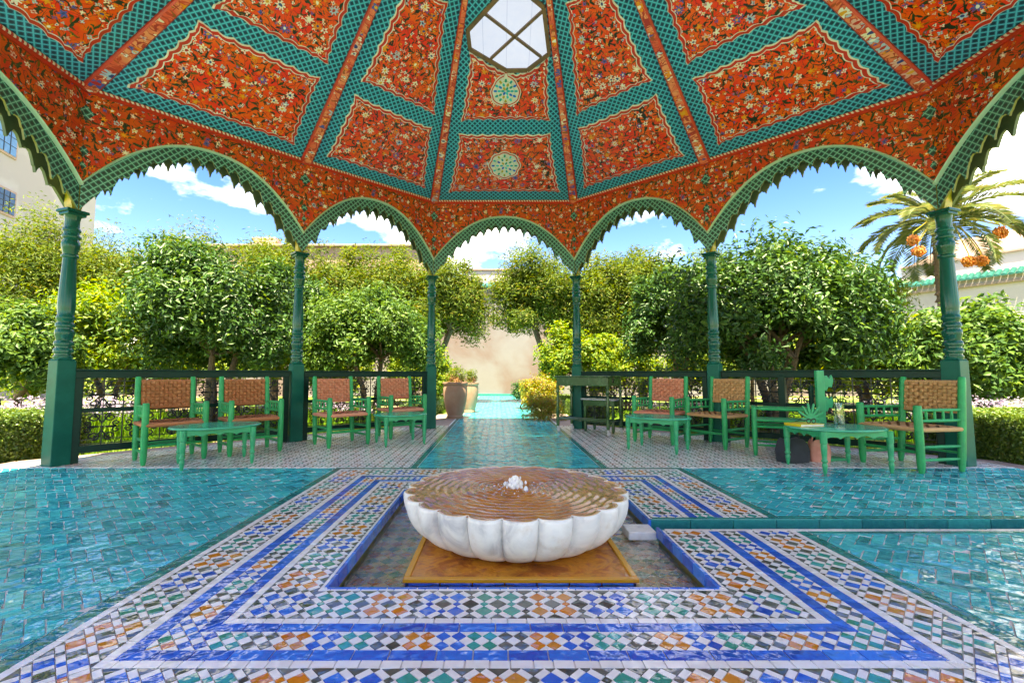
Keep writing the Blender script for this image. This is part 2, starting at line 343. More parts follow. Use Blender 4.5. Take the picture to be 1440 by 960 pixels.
# ---------------------------------------------------------------- polygons and tiles
def clip_half(poly, nx, ny, d):        # keep nx*x+ny*y <= d
    out = []
    for i in range(len(poly)):
        a, b = poly[i], poly[(i+1) % len(poly)]; da = nx*a[0]+ny*a[1]-d; db = nx*b[0]+ny*b[1]-d
        if da <= 1e-9: out.append(a)
        if (da < -1e-9 and db > 1e-9) or (da > 1e-9 and db < -1e-9):
            t = da/(da-db); out.append((a[0]+(b[0]-a[0])*t, a[1]+(b[1]-a[1])*t))
    return out
def clip_poly(poly, region):           # region: convex, counter-clockwise
    for i in range(len(region)):
        a, b = region[i], region[(i+1) % len(region)]; nx, ny = b[1]-a[1], -(b[0]-a[0])
        poly = clip_half(poly, nx, ny, nx*a[0]+ny*a[1])
        if len(poly) < 3: return []
    return poly
def parea(p): return .5*sum(p[i][0]*p[(i+1) % len(p)][1]-p[(i+1) % len(p)][0]*p[i][1] for i in range(len(p)))
def shrink(p, g):
    cx = sum(a for a, _ in p)/len(p); cy = sum(b for _, b in p)/len(p); out = []
    for x, y in p:
        d = math.hypot(x-cx, y-cy); k = max(0, 1-1.35*g/max(d, 1e-6)); out.append((cx+(x-cx)*k, cy+(y-cy)*k))
    return out
def to_screen(x, y, z=0):
    d = Vector((x, y, z))-CAM; c, s = math.cos(PITCH), math.sin(PITCH)
    D = d.y*c+d.z*s
    if D < .15: return None
    return VPX+F*d.x/D, 480-F*(-d.y*s+d.z*c)/D
def screen_area(p):
    q = [to_screen(x, y) for x, y in p]
    if any(k is None for k in q): return 0
    cx = sum(k[0] for k in q)/len(q); cy = sum(k[1] for k in q)/len(q)
    if not (-5 < cx < 1445 and 0 < cy < 965): return 0
    return abs(parea(q))
def lay_tiles(owner, tiles, mats, nmax=300, zt=0.0, minarea=18, tilt=.006, gap=.002, thick=.012):
    """tiles: (polygon, material). The largest in view become parts, the rest one joined part."""
    mlist = list(dict.fromkeys(m for _, m in tiles)); order = sorted(tiles, key=lambda t: -screen_area(t[0]))
    rest = MB(); n = 0
    for poly, mname in order:
        if abs(parea(poly)) < 3e-5: continue
        if parea(poly) < 0: poly = poly[::-1]
        p = shrink(poly, gap+random.uniform(0, gap*.5)); cx = sum(a for a, _ in p)/len(p); cy = sum(b for _, b in p)/len(p)
        tx, ty, dz = random.gauss(0, tilt), random.gauss(0, tilt), random.uniform(-.0008, .0008)
        local = [(x-cx, y-cy) for x, y in p]
        top = [(x, y, x*tx+y*ty+dz) for x, y in local]; bot = [(x, y, -thick) for x, y in local]; k = len(p)
        fs = [tuple(range(k))]+[(k+i, k+(i+1) % k, (i+1) % k, i) for i in range(k)]
        if n < nmax and screen_area(poly) > minarea:
            b = MB(); b.idx(top+bot, fs); b.build('tile', MAT[mname], owner, loc=(cx, cy, zt)); n += 1
        else:
            rest.idx([(x+cx, y+cy, z+zt) for x, y, z in top+bot], fs, mlist.index(mname))
    if rest.v: rest.build('tile_field', [MAT[m] for m in mlist], owner, kind='stuff')
def herringbone(region, mname, rows='x', w=.056, L=.163, off=(0, 0)):
    out = []; xs = [p[0] for p in region]; ys = [p[1] for p in region]; h = math.sqrt(.5)
    cx, cy = (min(xs)+max(xs))/2, (min(ys)+max(ys))/2; ext = max(max(xs)-min(xs), max(ys)-min(ys))/2+.4
    nk = int(ext/(w*1.414))+3; nr = int(ext/(L*1.414))+3
    for r in range(-nr, nr+1):
        for k in range(-nk, nk+1):
            for q in (((k*w, -k*w), (L, w)), ((k*w+L, -k*w), (w, L))):
                x0, y0 = q[0][0]+r*L, q[0][1]+r*L; pts = [(x0, y0), (x0+q[1][0], y0), (x0+q[1][0], y0+q[1][1]), (x0, y0+q[1][1])]
                W = []
                for a, b in pts:
                    X, Y = (a-b)*h, (a+b)*h
                    if rows == 'y': X, Y = -Y, X
                    W.append((X+cx+off[0], Y+cy+off[1]))
                if max(p[0] for p in W) < min(xs) or min(p[0] for p in W) > max(xs) or max(p[1] for p in W) < min(ys) or min(p[1] for p in W) > max(ys): continue
                c = clip_poly(W, region)
                if len(c) >= 3 and abs(parea(c)) > 2e-4: out.append((c, mname))
    return out
def strip_tiles(p0, p1, wd, length, mname, jit=.0):
    p0, p1 = Vector(p0).to_2d(), Vector(p1).to_2d(); d = (p1-p0); L = d.length; d.normalize(); nrm = Vector((-d.y, d.x))
    n = max(1, round(L/length)); out = []; cut = [0]+[(i+random.uniform(-jit, jit))*L/n for i in range(1, n)]+[L]
    for a, b in zip(cut, cut[1:]):
        q = [p0+d*a-nrm*wd/2, p0+d*b-nrm*wd/2, p0+d*b+nrm*wd/2, p0+d*a+nrm*wd/2]; out.append(([tuple(v) for v in q], mname))
    return out

# ---------------------------------------------------------------- plan of the pavilion
half = [(1.28, 5.08), (2.95, 3.53), (4.63, 1.83), (4.63, -1.23), (2.95, -2.93), (1.28, -4.48)]
PLAN = [Vector(p) for p in half] + [Vector((-x, y)) for x, y in reversed(half)]     # clockwise from the far right
NB = 12; APEX = Vector((0, .3, 6.32)); ZE = 3.99
def offset_plan(o):                     # o > 0 outwards
    out = []
    for i in range(NB):
        a, b, c = PLAN[i-1], PLAN[i], PLAN[(i+1) % NB]
        d1, d2 = (b-a).normalized(), (c-b).normalized(); n1, n2 = Vector((-d1.y, d1.x)), Vector((-d2.y, d2.x))
        m = (n1+n2).normalized(); out.append(b+m*o/max(.3, m.dot(n1)))
    return out
INNER, OUTER = offset_plan(-.10), offset_plan(.10)

# ---------------------------------------------------------------- ground and floors
g = MB(); g.poly([(-300, -300, -.12), (300, -300, -.12), (300, 300, -.12), (-300, 300, -.12)])
tag(g.build('ground', MAT['garden_ground']), 'green and earthy garden ground around the pavilion', 'ground', kind='structure')
EDGE = offset_plan(.42)
TW, RW = .85, .095                       # half width of the basin and of the rill
plat = MB()                              # grout bed, with the basin and the rill left open
outer = [Vector((p.x, p.y, -.004)) for p in reversed(EDGE)]
hole = [Vector((x, y, -.004)) for x, y in ((-TW, -TW), (-TW, TW), (TW, TW), (TW, RW), (4.98, RW), (4.98, -RW), (TW, -RW), (TW, -TW))]
allp = outer+hole
for t in tessellate_polygon([outer, hole]):
    q = [allp[k] for k in t]
    if (q[1]-q[0]).cross(q[2]-q[0]).z < 0: q.reverse()
    plat.poly(q)
for a, b in zip(EDGE, EDGE[1:]+EDGE[:1]): plat.poly([(a.x, a.y, -.004), (b.x, b.y, -.004), (b.x, b.y, -.2), (a.x, a.y, -.2)])
platform = tag(plat.build('pavilion_floor', MAT['grout']), 'tiled floor slab of the pavilion', 'floor', kind='structure')
# kerb stones around the platform
ke = offset_plan(.72)
kerb = empty('stone_kerb'); tag(kerb, 'pinkish stone kerb around the tiled platform', 'kerb', kind='structure')
for i in range(NB):
    a, b, c, d = EDGE[i], EDGE[(i+1) % NB], ke[(i+1) % NB], ke[i]
    n = max(2, round((b-a).length/.6))
    for k in range(n):
        f = lambda p, q, t: (p.x+(q.x-p.x)*t, p.y+(q.y-p.y)*t)
        t0, t1 = (k+.006)/n, (k+.994)/n
        m = MB(); m.prism([f(a, b, t1), f(a, b, t0), f(d, c, t0), f(d, c, t1)], -.2, -.012+random.uniform(-.003, .003)); m.build('stone', MAT['kerb_stone'], kerb, bevel=.006)

zell = empty('zellige_floor'); tag(zell, 'blue, orange and white diamond mosaic framing the fountain basin', 'floor', kind='structure')
def side_map(s, t, k):                    # s along the side, t outwards; k = 0 front, 1 right, 2 back, 3 left
    return [(s, -t), (t, s), (-s, t), (-t, -s)][k]
def band_region(t0, t1): return [(-t0, t0), (t0, t0), (t1, t1), (-t1, t1)]
tiles = []
def add_tile(poly, mname, t0, t1, k):
    c = clip_poly(poly, band_region(t0, t1))
    if len(c) < 3 or parea(c) < 4e-5: return
    c = [side_map(x, y, k) for x, y in c]
    if k == 1:                             # the rill is cut through the right side
        up = clip_half(c, 0, -1, -(RW+.035)); dn = clip_half(c, 0, 1, -(RW+.035))
        for q in (up, dn):
            if len(q) >= 3: tiles.append((q, mname))
    else: tiles.append((c, mname))
def diamond(x, y, r): return [(x, y-r), (x+r, y), (x, y+r), (x-r, y)]
GROUPS = ['orange_tile', 'blue_tile', 'green_tile']
def plaid(t0, t1, k, P=.11, ph=0):
    rb, rs = P*.335, P*.165               # big and small diamonds, half diagonals
    n = int(t1/P)+2; nr = round((t1-t0)/(P/2)); cl = lambda x: GROUPS[(int(math.floor(x/(2*P)))+ph) % 3]
    for j in range(nr+1):
        y = t0+j*P/2
        for i in range(-n, n+1):
            xo = (i+.5)*P if j % 2 else i*P
            big = cl(xo) if j % 2 else 'grey_tile'
            add_tile(diamond(xo, y, rb), big, t0, t1, k)
            xs = i*P if j % 2 else (i+.5)*P
            sm = (cl(xs-P/2) if cl(xs-P/2) == cl(xs+P/2) else 'grey_tile') if j % 2 else (cl(xs) if 0 < j < nr else 'grey_tile')
            add_tile(diamond(xs, y, rs), sm, t0, t1, k)
            for sg in (1, -1):             # white bars on the diagonals
                mx, my = xo+P/4*1.0, y+sg*P/4
                # corners shared by the two big and the two small diamonds
                a = (xo+rb, y); b = (xo, y+sg*rb); c = (xo+P/2-rb, y+sg*P/2); d = (xo+P/2, y+sg*(P/2-rb))
                q = [a, d, c, b]
                if parea(q) < 0: q = q[::-1]
                add_tile(q, 'white_tile', t0, t1, k)
                a = (xo-rb, y); c = (xo-P/2+rb, y+sg*P/2); d = (xo-P/2, y+sg*(P/2-rb)); q = [a, d, c, b]
                if parea(q) < 0: q = q[::-1]
                add_tile(q, 'white_tile', t0, t1, k)
GR4 = ['orange_tile', 'blue_tile', 'green_tile', 'grey_tile']
for k in range(4):
    for t0, t1, ln, mname in ((.85, .88, .066, 'white_tile'), (1.10, 1.135, .07, 'white_tile'), (1.135, 1.19, .13, 'blue_tile'), (1.30, 1.355, .13, 'blue_tile'),
                              (1.355, 1.395, .07, 'white_tile'), (1.615, 1.65, .08, 'white_tile'), (1.65, 1.715, .16, 'teal_border_tile')):
        n = round(2*t1/ln); cuts = [-t1]+[(-n/2+i+random.uniform(-.12, .12))*ln for i in range(1, n)]+[t1]
        for a, b in zip(cuts, cuts[1:]): add_tile([(a, t0), (b, t0), (b, t1), (a, t1)], mname, t0, t1, k)
    plaid(.88, 1.10, k, ph=k); plaid(1.395, 1.615, k, ph=k+1)
    p = .055
    for i in range(-26, 27):
        for j in range(2): add_tile(diamond((i+.5)*p, 1.19+p/2+j*p, p/2), GR4[(i//2+k) % 4], 1.19, 1.30, k)
        for j in range(3): add_tile(diamond(i*p, 1.19+j*p, p/2), 'white_tile', 1.19, 1.30, k)
lay_tiles(zell, tiles, MAT, 300, gap=.0016)

for nm, sgn in (('teal_floor_left', -1), ('teal_floor_right', 1)):
    own = empty(nm); tag(own, 'turquoise glazed herringbone bricks %s' % ('on the side without the water channel' if sgn < 0 else 'split by the narrow water channel'), 'floor', kind='structure')
    if sgn < 0: regs = [[(-5.02, -2.6), (-1.72, -2.6), (-1.72, 1.70), (-5.02, 1.70)]]
    else: regs = [[(1.72, -2.6), (5.02, -2.6), (5.02, -.17), (1.72, -.17)], [(1.72, .17), (5.02, .17), (5.02, 1.70), (1.72, 1.70)]]
    tl = []
    for rg in regs:
        hb = herringbone([(-x, y) for x, y in rg][::-1] if sgn > 0 else rg, 'teal_tile')
        if sgn > 0: hb = [([(-x, y) for x, y in p][::-1], m) for p, m in hb]
        tl += hb
    lay_tiles(own, tl, MAT, 300, tilt=.032, gap=.0036, thick=.01)
front = empty('teal_floor_front'); tag(front, 'turquoise bricks in front of the mosaic frame', 'floor', kind='structure')
lay_tiles(front, herringbone([(-1.715, -2.6), (1.715, -2.6), (1.715, -1.72), (-1.715, -1.72)], 'teal_tile'), MAT, 60, tilt=.012, gap=.0026, thick=.01)
# rill edged in dark teal
rill = empty('rill'); tag(rill, 'narrow water channel edged with dark teal tiles', 'channel', kind='structure')
tl = []
for y in (RW+.0175, -(RW+.0175)): tl += strip_tiles((.885, y), (4.98, y), .033, .27, 'white_tile' if y < 0 else 'teal_border_tile', .1)
for y in (RW+.0535, -(RW+.0535)): tl += strip_tiles((1.72, y), (4.98, y), .03, .27, 'teal_border_tile', .1)
lay_tiles(rill, tl, MAT, 80, gap=.0015, tilt=.003)
for y in (RW, -RW):
    for i in range(15):
        x0 = .85+i*.275; m = MB(); m.box((x0+.1375, y+(.004 if y > 0 else -.004), -.058), (.271, .012, .114)); m.build('tile', MAT['teal_border_tile'], rill, bevel=.003)
m = MB(); m.poly([(.8, -RW, -.115), (5, -RW, -.115), (5, RW, -.115), (.8, RW, -.115)]); m.build('channel_bed', MAT['teal_border_tile'], rill)
m = MB(); m.poly([(.84, -RW, -.09), (5, -RW, -.09), (5, RW, -.09), (.84, RW, -.09)]); m.build('water', MAT['basin_water'], rill)

# small checker floor under the chairs
for nm, sg in (('checker_floor_left', -1), ('checker_floor_right', 1)):
    own = empty(nm); tag(own, 'fine white and dark checker mosaic %s' % ('under the four chairs and two tables left of the path' if sg < 0 else 'under the trolley and chairs right of the path'), 'floor', kind='structure')
    e = [(.985, 1.72), (5.0, 1.72), (EDGE[2].x, EDGE[2].y), (EDGE[1].x, EDGE[1].y), (EDGE[0].x, EDGE[0].y), (.985, EDGE[0].y)]
    e[1] = (EDGE[2].x, 1.72)
    tl = []; q = .064; big = .68
    cols = ['grey_tile', 'rust_tile', 'grey_tile', 'green_tile']
    n = 95
    for i in range(-n, n):
        for j in range(-n, n):
            cx, cy = 3+(i-j)*q*.7071, 3.4+(i+j)*q*.7071
            if not (.9 < cx < 5.2 and 1.6 < cy < 5.6): continue
            h = math.sqrt(.5); hb, hs = q*big/2, q*(1-big)/2
            def rect(du, dv, a, b):
                return [(cx+((du+x)-(dv+y))*h, cy+((du+x)+(dv+y))*h) for x, y in ((-a, -b), (a, -b), (a, b), (-a, b))]
            col = cols[(i//2+j//2*2) % 4]
            for poly, mn in ((rect(0, 0, hb, hb), 'white_tile'), (rect(q/2, 0, hs, hb), col), (rect(0, q/2, hb, hs), 'white_tile' if (i+j) % 2 else col), (rect(q/2, q/2, hs, hs), 'white_tile')):
                c = clip_poly(poly, e)
                if len(c) >= 3 and parea(c) > 5e-5: tl.append(([(x*sg, y) for x, y in c], mn))
    lay_tiles(own, tl, MAT, 0, gap=.0009, tilt=.004)
# path through the pavilion to the garden wall
path = empty('garden_path'); tag(path, 'long turquoise tiled path leading to the garden wall', 'path', kind='structure')
m = MB(); m.prism([(-1.02, 5.3), (1.02, 5.3), (1.02, 17.3), (-1.02, 17.3)], -.15, -.004); m.build('path_bed', MAT['grout'], path)
tl = herringbone([(-.915, 1.725), (.915, 1.725), (.915, 17.25), (-.915, 17.25)], 'teal_tile', 'y')
for x in (-.95, .95): tl += strip_tiles((x, 1.725), (x, 17.25), .062, .16, 'teal_border_tile')
lay_tiles(path, tl, MAT, 220, tilt=.012, gap=.0032, thick=.01)
for sg in (-1, 1):
    for k in range(4):
        m = MB(); m.box((sg*(1.26), 5.75+k*.62, -.06), (.5, .6, .12)); m.build('paving_stone', MAT['kerb_stone'], path, bevel=.006)

# ---------------------------------------------------------------- basin and fountain
basin = empty('fountain_basin'); tag(basin, 'sunken square basin lined with blue tiles and filled with rippling water', 'basin', kind='structure')
tl = []
q = .085
for i in range(-11, 12):
    for j in range(-22, 23):
        cx, cy = i*q+(q/2 if j % 2 else 0), j*q/2
        if abs(cx) < .83 and abs(cy) < .83: tl.append((diamond(cx, cy, q/2), ['white_tile', 'green_tile', 'white_tile', 'orange_tile'][j % 4]))
lay_tiles(basin, tl, MAT, 0, zt=-.106, gap=.0012, thick=.006)
m = MB(); m.poly([(-.88, -.88, -.110), (.88, -.88, -.110), (.88, .88, -.110), (-.88, .88, -.110)]); m.build('basin_bed', MAT['grout'], basin)
for k in range(4):
    n = 13
    for i in range(n):
        s0 = -TW+i*2*TW/n; c = s0+TW/n
        if k == 1 and abs(c) < RW+.02: continue
        x, y = side_map(c, TW+.006, k); m = MB()
        m.box((x, y, -.028), (2*TW/n-.004, .018, .06) if k % 2 == 0 else (.018, 2*TW/n-.004, .06)); m.build('tile', MAT['blue_tile'], basin, bevel=.003)
    x, y = side_map(0, TW+.012, k)
    m = MB()
    if k == 1:
        for s in (-1, 1): m.box((x, s*(TW+RW)/2, -.115), (.018, TW-RW, .115))
    else: m.box((x, y, -.115), (2*TW, .018, .115) if k % 2 == 0 else (.018, 2*TW, .115))
    m.build('wall_lining', MAT['olive_paint'], basin, kind='stuff' if k == 1 else None)
m = MB(); N = 60
for i in range(N):
    for j in range(N):
        x0, x1, y0, y1 = [(-TW+2*TW*t/N) for t in (i, i+1, j, j+1)]
        m.poly([(x, y, -.075+.004*math.sin(x*31+y*13)*math.sin(y*27-x*8)) for x, y in ((x0, y0), (x1, y0), (x1, y1), (x0, y1))])
o = m.build('water', MAT['basin_water'], basin, smooth=True)
m = MB(); m.box((.765, 0, -.05), (.17, .15, .05)); m.build('outlet_stone', MAT['marble'], basin, bevel=.006)
plinth = empty('plinth', (0, 0, 0)); tag(plinth, 'low square rust-orange slab under the marble bowl', 'plinth')
m = MB(); m.box((0, -.10, -.105), (1.08, 1.08, .10)); m.build('slab', MAT['copper_slab'], plinth, bevel=.008)
for k in range(4):
    x, y = side_map(0, .548, k); y -= .10; m = MB(); m.box((x, y, -.055), (1.126, .03, .02) if k % 2 == 0 else (.03, 1.066, .02)); m.build('edge', MAT['copper_edge'], plinth, bevel=.004)
    for i in range(7):
        x, y = side_map(-.54+1.08*(i+.5)/7, .548, k); y -= .10; m = MB(); m.box((x, y, -.085), (.149, .016, .036) if k % 2 == 0 else (.016, .149, .036)); m.build('tile', MAT['blue_tile'], plinth, bevel=.003)

fount = empty('fountain'); tag(fount, 'white marble scalloped fountain bowl brimming with bubbling water', 'fountain')
NL = 22
m = MB(); prof = []
for i in range(17):                       # outside: bulging lobes from foot to rim
    t = i/16; a = t*PI*.5
    prof.append((.36+.325*math.sin(a)**.62, -.052+.262*(1-math.cos(a*.98))**.80, .35+.65*math.sin(a)))
prof += [(.683, .214, .95), (.676, .221, .9), (.668, .223, .85), (.660, .219, .75), (.655, .196, .7), (.64, .15, .5)]
nn = NL*12; vs = []
for r, z, am in prof:
    for k in range(nn):
        th = 2*PI*k/nn; ph = abs(math.sin(NL*th/2)); sc = 1-.085*am*(1-ph**.5)
        vs.append((r*sc*math.cos(th), r*sc*math.sin(th), z))
m.idx(vs[:19*nn], [(i*nn+k, i*nn+(k+1) % nn, (i+1)*nn+(k+1) % nn, (i+1)*nn+k) for i in range(18) for k in range(nn)]+[tuple(reversed(range(nn)))])
bowl = m.build('bowl', MAT['marble'], fount, smooth=True)
m = MB(); m.idx(vs[18*nn:], [(i*nn+k, i*nn+(k+1) % nn, (i+1)*nn+(k+1) % nn, (i+1)*nn+k) for i in range(len(prof)-19) for k in range(nn)])
m.build('stained_rim', MAT['rim_stain'], bowl, smooth=True)
m = MB(); nr, nth = 90, 150; vs = []
for i in range(nr+1):
    r = .668*i/nr
    for k in range(nth):
        th = 2*PI*k/nth
        z = .2165+.0065*math.sin(r*118+.9*math.sin(3*th+1)+.6*math.sin(7*th)+.4*math.sin(13*th+2))*math.exp(-r*1.6)*(1-math.exp(-r*30))+.0015*math.sin(19*th+r*40)+.012*math.exp(-(r/.05)**2)
        sc = 1-.072*(1-abs(math.sin(NL*th/2))**.5)*(r/.668)**6
        vs.append((r*sc*math.cos(th), r*sc*math.sin(th), z))
m.idx(vs, [(i*nth+k, i*nth+(k+1) % nth, (i+1)*nth+(k+1) % nth, (i+1)*nth+k) for i in range(nr) for k in range(nth)])
m.build('water', MAT['bowl_water'], fount, smooth=True)
m = MB()
for i in range(130):                       # the little jet: a knot of drops and foam
    a, rr, zz = random.uniform(0, 6.28), abs(random.gauss(0, .034)), random.uniform(0, 1)
    s = random.uniform(.006, .016)*(1.1-.6*zz); rr *= 1.25-zz
    m.lathe([(0.0008, -s*1.4), (s*.8, -s*.7), (s, 0), (s*.7, s*.9), (.0008, s*1.6)], 7, (rr*math.cos(a), rr*math.sin(a), .215+.07*zz))
for i in range(110):
    a, rr = random.uniform(0, 6.28), random.uniform(.03, .17); s = random.uniform(.003, .007)
    m.lathe([(.0008, -s*.5), (s, 0), (.0008, s*.6)], 6, (rr*math.cos(a)*1.2, rr*math.sin(a)*1.2, .215))
m.build('water_jet', MAT['foam'], fount, smooth=True, kind='stuff')

# ---------------------------------------------------------------- pavilion
pav = empty('pavilion', (0, 0, 0)); tag(pav, 'red painted Moorish pavilion with turned green columns and scalloped arches', 'pavilion')
V3 = lambda p, z: Vector((p.x, p.y, z))
shaft = [(.092, 1.08), (.098, 1.095), (.098, 1.115), (.086, 1.125), (.086, 1.14), (.100, 1.15), (.103, 1.17), (.098, 1.19), (.084, 1.20), (.084, 1.215), (.100, 1.225), (.104, 1.245), (.098, 1.265),
         (.084, 1.275), (.086, 1.30), (.098, 1.33), (.102, 1.36), (.096, 1.385), (.084, 1.395), (.084, 1.41), (.098, 1.42), (.100, 1.44), (.094, 1.455), (.082, 1.465), (.082, 1.485), (.096, 1.50), (.097, 1.52), (.088, 1.535),
         (.083, 1.55), (.090, 1.60), (.092, 1.66), (.089, 1.75), (.083, 1.88), (.076, 2.02), (.071, 2.12), (.070, 2.145), (.088, 2.15), (.092, 2.16), (.090, 2.175), (.074, 2.185), (.078, 2.21), (.092, 2.25), (.097, 2.29), (.092, 2.32), (.078, 2.335), (.078, 2.35),
         (.094, 2.36), (.098, 2.375), (.094, 2.39), (.080, 2.40), (.080, 2.425), (.094, 2.435), (.096, 2.45), (.090, 2.465), (.078, 2.475), (.078, 2.55), (.084, 2.58), (.090, 2.60)]
def ztop(t): return 2.95+.77*(1-(1-t)**2.2)
def zlow(t): return 2.66+.93*(1-(1-max(0, t))**2.05)
col0 = None
for i in range(NB):
    d = (PLAN[(i+1) % NB]-PLAN[i-1]).normalized(); ang = math.atan2(d.y, d.x)
    if col0 is None:
        col0 = c = empty('column'); c.parent = pav
        m = MB(); m.lathe([(r*.80, z) for r, z in shaft], 28); m.build('shaft', MAT['column_paint'], c, smooth=True)
        m = MB(); m.box((0, 0, .535), (.168, .168, 1.07), taper=.96); m.box((0, 0, 1.077), (.145, .145, .014)); m.build('pedestal', MAT['pedestal_paint'], c, bevel=.012)
        m = MB(); m.box((0, 0, 2.615), (.165, .165, .03)); m.box((0, 0, 2.645), (.20, .20, .03)); m.build('capital', MAT['column_paint'], c, bevel=.006)
    else: c = copy_tree(col0, pav)
    c.location = V3(PLAN[i], 0); c.rotation_euler = (0, 0, ang)
    for s in (1, -1):                      # carved ochre brackets between the two valances
        m = MB(); n = 10; pts = []
        for k in range(n+1): t = k/n; pts.append((.035+.10*t**1.7+.012*math.sin(t*9), 2.66+.36*t))
        M = Matrix.Translation(V3(PLAN[i], 0)) @ Matrix.Rotation(ang, 4, 'Z')
        for (x0, z0), (x1, z1) in zip(pts, pts[1:]):
            for y in (-.06, .06): m.poly([M @ Vector(p) for p in ((0, y, z0), (s*x0, y, z0), (s*x1, y, z1), (0, y, z1))])
            m.poly([M @ Vector(p) for p in ((s*x0, -.06, z0), (s*x0, .06, z0), (s*x1, .06, z1), (s*x1, -.06, z1))])
        m.build('bracket', MAT['ochre_paint'], pav)
def tooth(s):
    k = math.floor(s/.135); q = s/.135-k; a = .13 if k % 2 else .075; e = abs(q-.5)*2
    return a*(1.0 if e < .12 else .66 if e < .3 else .40 if e < .5 else .2 if e < .72 else 0)
def arch_strip(A, B, lo, hi, n, d_in, thick, mat, name, frontmat=0):
    L = (B-A).length; ex = (B-A).normalized(); nin = Vector((ex.y, -ex.x))        # plan is clockwise: inwards is to the right
    P = lambda s, z, o: (A.x+ex.x*s+nin.x*o, A.y+ex.y*s+nin.y*o, z)
    m = MB()
    S = [L*k/n for k in range(n+1)]
    for s0, s1 in zip(S, S[1:]):
        l0, l1, h0, h1 = lo(s0, L), lo(s1, L), hi(s0, L), hi(s1, L)
        m.poly([P(s0, l0, d_in), P(s1, l1, d_in), P(s1, h1, d_in), P(s0, h0, d_in)], 0, [(s0-L/2, l0), (s1-L/2, l1), (s1-L/2, h1), (s0-L/2, h0)])
        b = d_in-thick
        m.poly([P(s1, l1, b), P(s0, l0, b), P(s0, h0, b), P(s1, h1, b)], 1)
        m.poly([P(s0, l0, b), P(s1, l1, b), P(s1, l1, d_in), P(s0, l0, d_in)], 1)
    for s, sg in ((S[0], 1), (S[-1], -1)):
        q = [P(s, lo(s, L), d_in), P(s, hi(s, L), d_in), P(s, hi(s, L), d_in-thick), P(s, lo(s, L), d_in-thick)]; m.poly(q if sg > 0 else q[::-1], 1)
    return m.build(name, mat, pav)
def tt(s, L): return 1-abs(2*s/L-1)
arclen = []
for k in range(201): t = k/200; arclen.append(t)
for i in range(NB):
    A, B = INNER[i], INNER[(i+1) % NB]; L = (B-A).length
    sp = arch_strip(A, B, lambda s, L: ztop(tt(s, L)), lambda s, L: ZE, 48, 0, .025, [MAT['floral_spandrel'], MAT['outer_board_paint']], 'spandrel')
    m = MB(); ex = (B-A).normalized(); nin = Vector((ex.y, -ex.x)); path_pts = []
    for k in range(61):
        s = L*k/60; path_pts.append((A.x+ex.x*s, A.y+ex.y*s, ztop(tt(s, L))))
    for p, q in zip(path_pts, path_pts[1:]):
        p, q = Vector(p), Vector(q); n3 = Vector((nin.x, nin.y, 0)); dn = Vector((0, 0, -.026)); up = Vector((0, 0, .006))
        prof4 = [n3*.002+up, n3*.026+up*.2+dn*.12, n3*.034+dn*.5, n3*.024+dn*.95, n3*-.02+dn]
        for u, v in zip(prof4, prof4[1:]): m.poly([p+u, q+u, q+v, p+v])
    m.build('moulding', MAT['moulding_paint'], sp)
    def low(s, L): 
        t = tt(s, L); return zlow(t)-(tooth(abs(s-L/2)+.0775+t*.05) if t > .10 else 0)
    arch_strip(A, B, low, lambda s, L: ztop(tt(s, L))-.02, 260, -.012, .022, [MAT['lattice_valance'], MAT['olive_paint']], 'valance')
    A, B = OUTER[i], OUTER[(i+1) % NB]
    arch_strip(A, B, low, lambda s, L: ZE+.02, 260, .02, .03, [MAT['outer_board_paint'], MAT['outer_board_paint']], 'outer_valance')
    # cornice and rope under the ceiling
    A, B = INNER[i], INNER[(i+1) % NB]
    m = MB(); m.bar(V3(A+nin*.012, ZE-.026), V3(B+nin*.012, ZE-.026), .03, .05); m.build('cornice', MAT['red_paint'], pav)
    m = MB(); a, b = V3(A+nin*.036, ZE-.004), V3(B+nin*.036, ZE-.004)
    n3 = Vector((nin.x, nin.y, 0)); z3 = Vector((0, 0, 1)); LL = (b-a).length
    for k in range(8):
        t0, t1 = 2*PI*k/8, 2*PI*(k+1)/8; o0, o1 = (n3*math.cos(t0)+z3*math.sin(t0))*.016, (n3*math.cos(t1)+z3*math.sin(t1))*.016
        m.poly([a+o0, b+o0, b+o1, a+o1], 0, [(0, k/8), (LL, k/8), (LL, (k+1)/8), (0, (k+1)/8)])
    m.build('rope_moulding', MAT['rope'], pav, smooth=True)
    # painted lozenges on both sides of each corner
    for end, sg in ((A, 1), (B, -1)):
        for zc, hw, hh in ((3.72, .075, .095), (3.30, .05, .07), (3.14, .036, .055)):
            m = MB(); P = lambda s, z: (end.x+ex.x*s*sg+nin.x*.004, end.y+ex.y*s*sg+nin.y*.004, z)
            pts = [(0, zc-hh), (hw, zc), (0, zc+hh)]; m.poly([P(*p) for p in pts], 0, pts); m.build('lozenge', MAT['lattice_valance'], sp)

# ceiling: one plane per bay, with framed painted panels, ribs over the joints
def inset(poly, d):
    out = []; n = len(poly)
    for i in range(n):
        a, b, c = Vector(poly[i-1]), Vector(poly[i]), Vector(poly[(i+1) % n])
        d1, d2 = (b-a).normalized(), (c-b).normalized(); n1, n2 = Vector((-d1.y, d1.x)), Vector((-d2.y, d2.x)); mm = n1+n2
        mm = mm.normalized() if mm.length > 1e-5 else n1; out.append(b+mm*d/max(.55, mm.dot(n1)))
    return out
def wavy(corners, ks=None, per=.17, amp=.026):
    out = []; n = len(corners)
    for i in range(n):
        a, b = Vector(corners[i]), Vector(corners[(i+1) % n]); L = (b-a).length; d = (b-a)/L; nn = Vector((-d.y, d.x)); k = ks[i]; N = k*6
        for j in range(N):
            t = j/N; e = min(t, 1-t)*L
            bite = 0; cornr = -.02*max(0, 1-e/.06)
            out.append(a+d*L*t+nn*(amp*abs(math.sin(PI*k*t))*(1 if e > .1 else .3)+bite*.6+cornr))
    return out
sky_hole = None
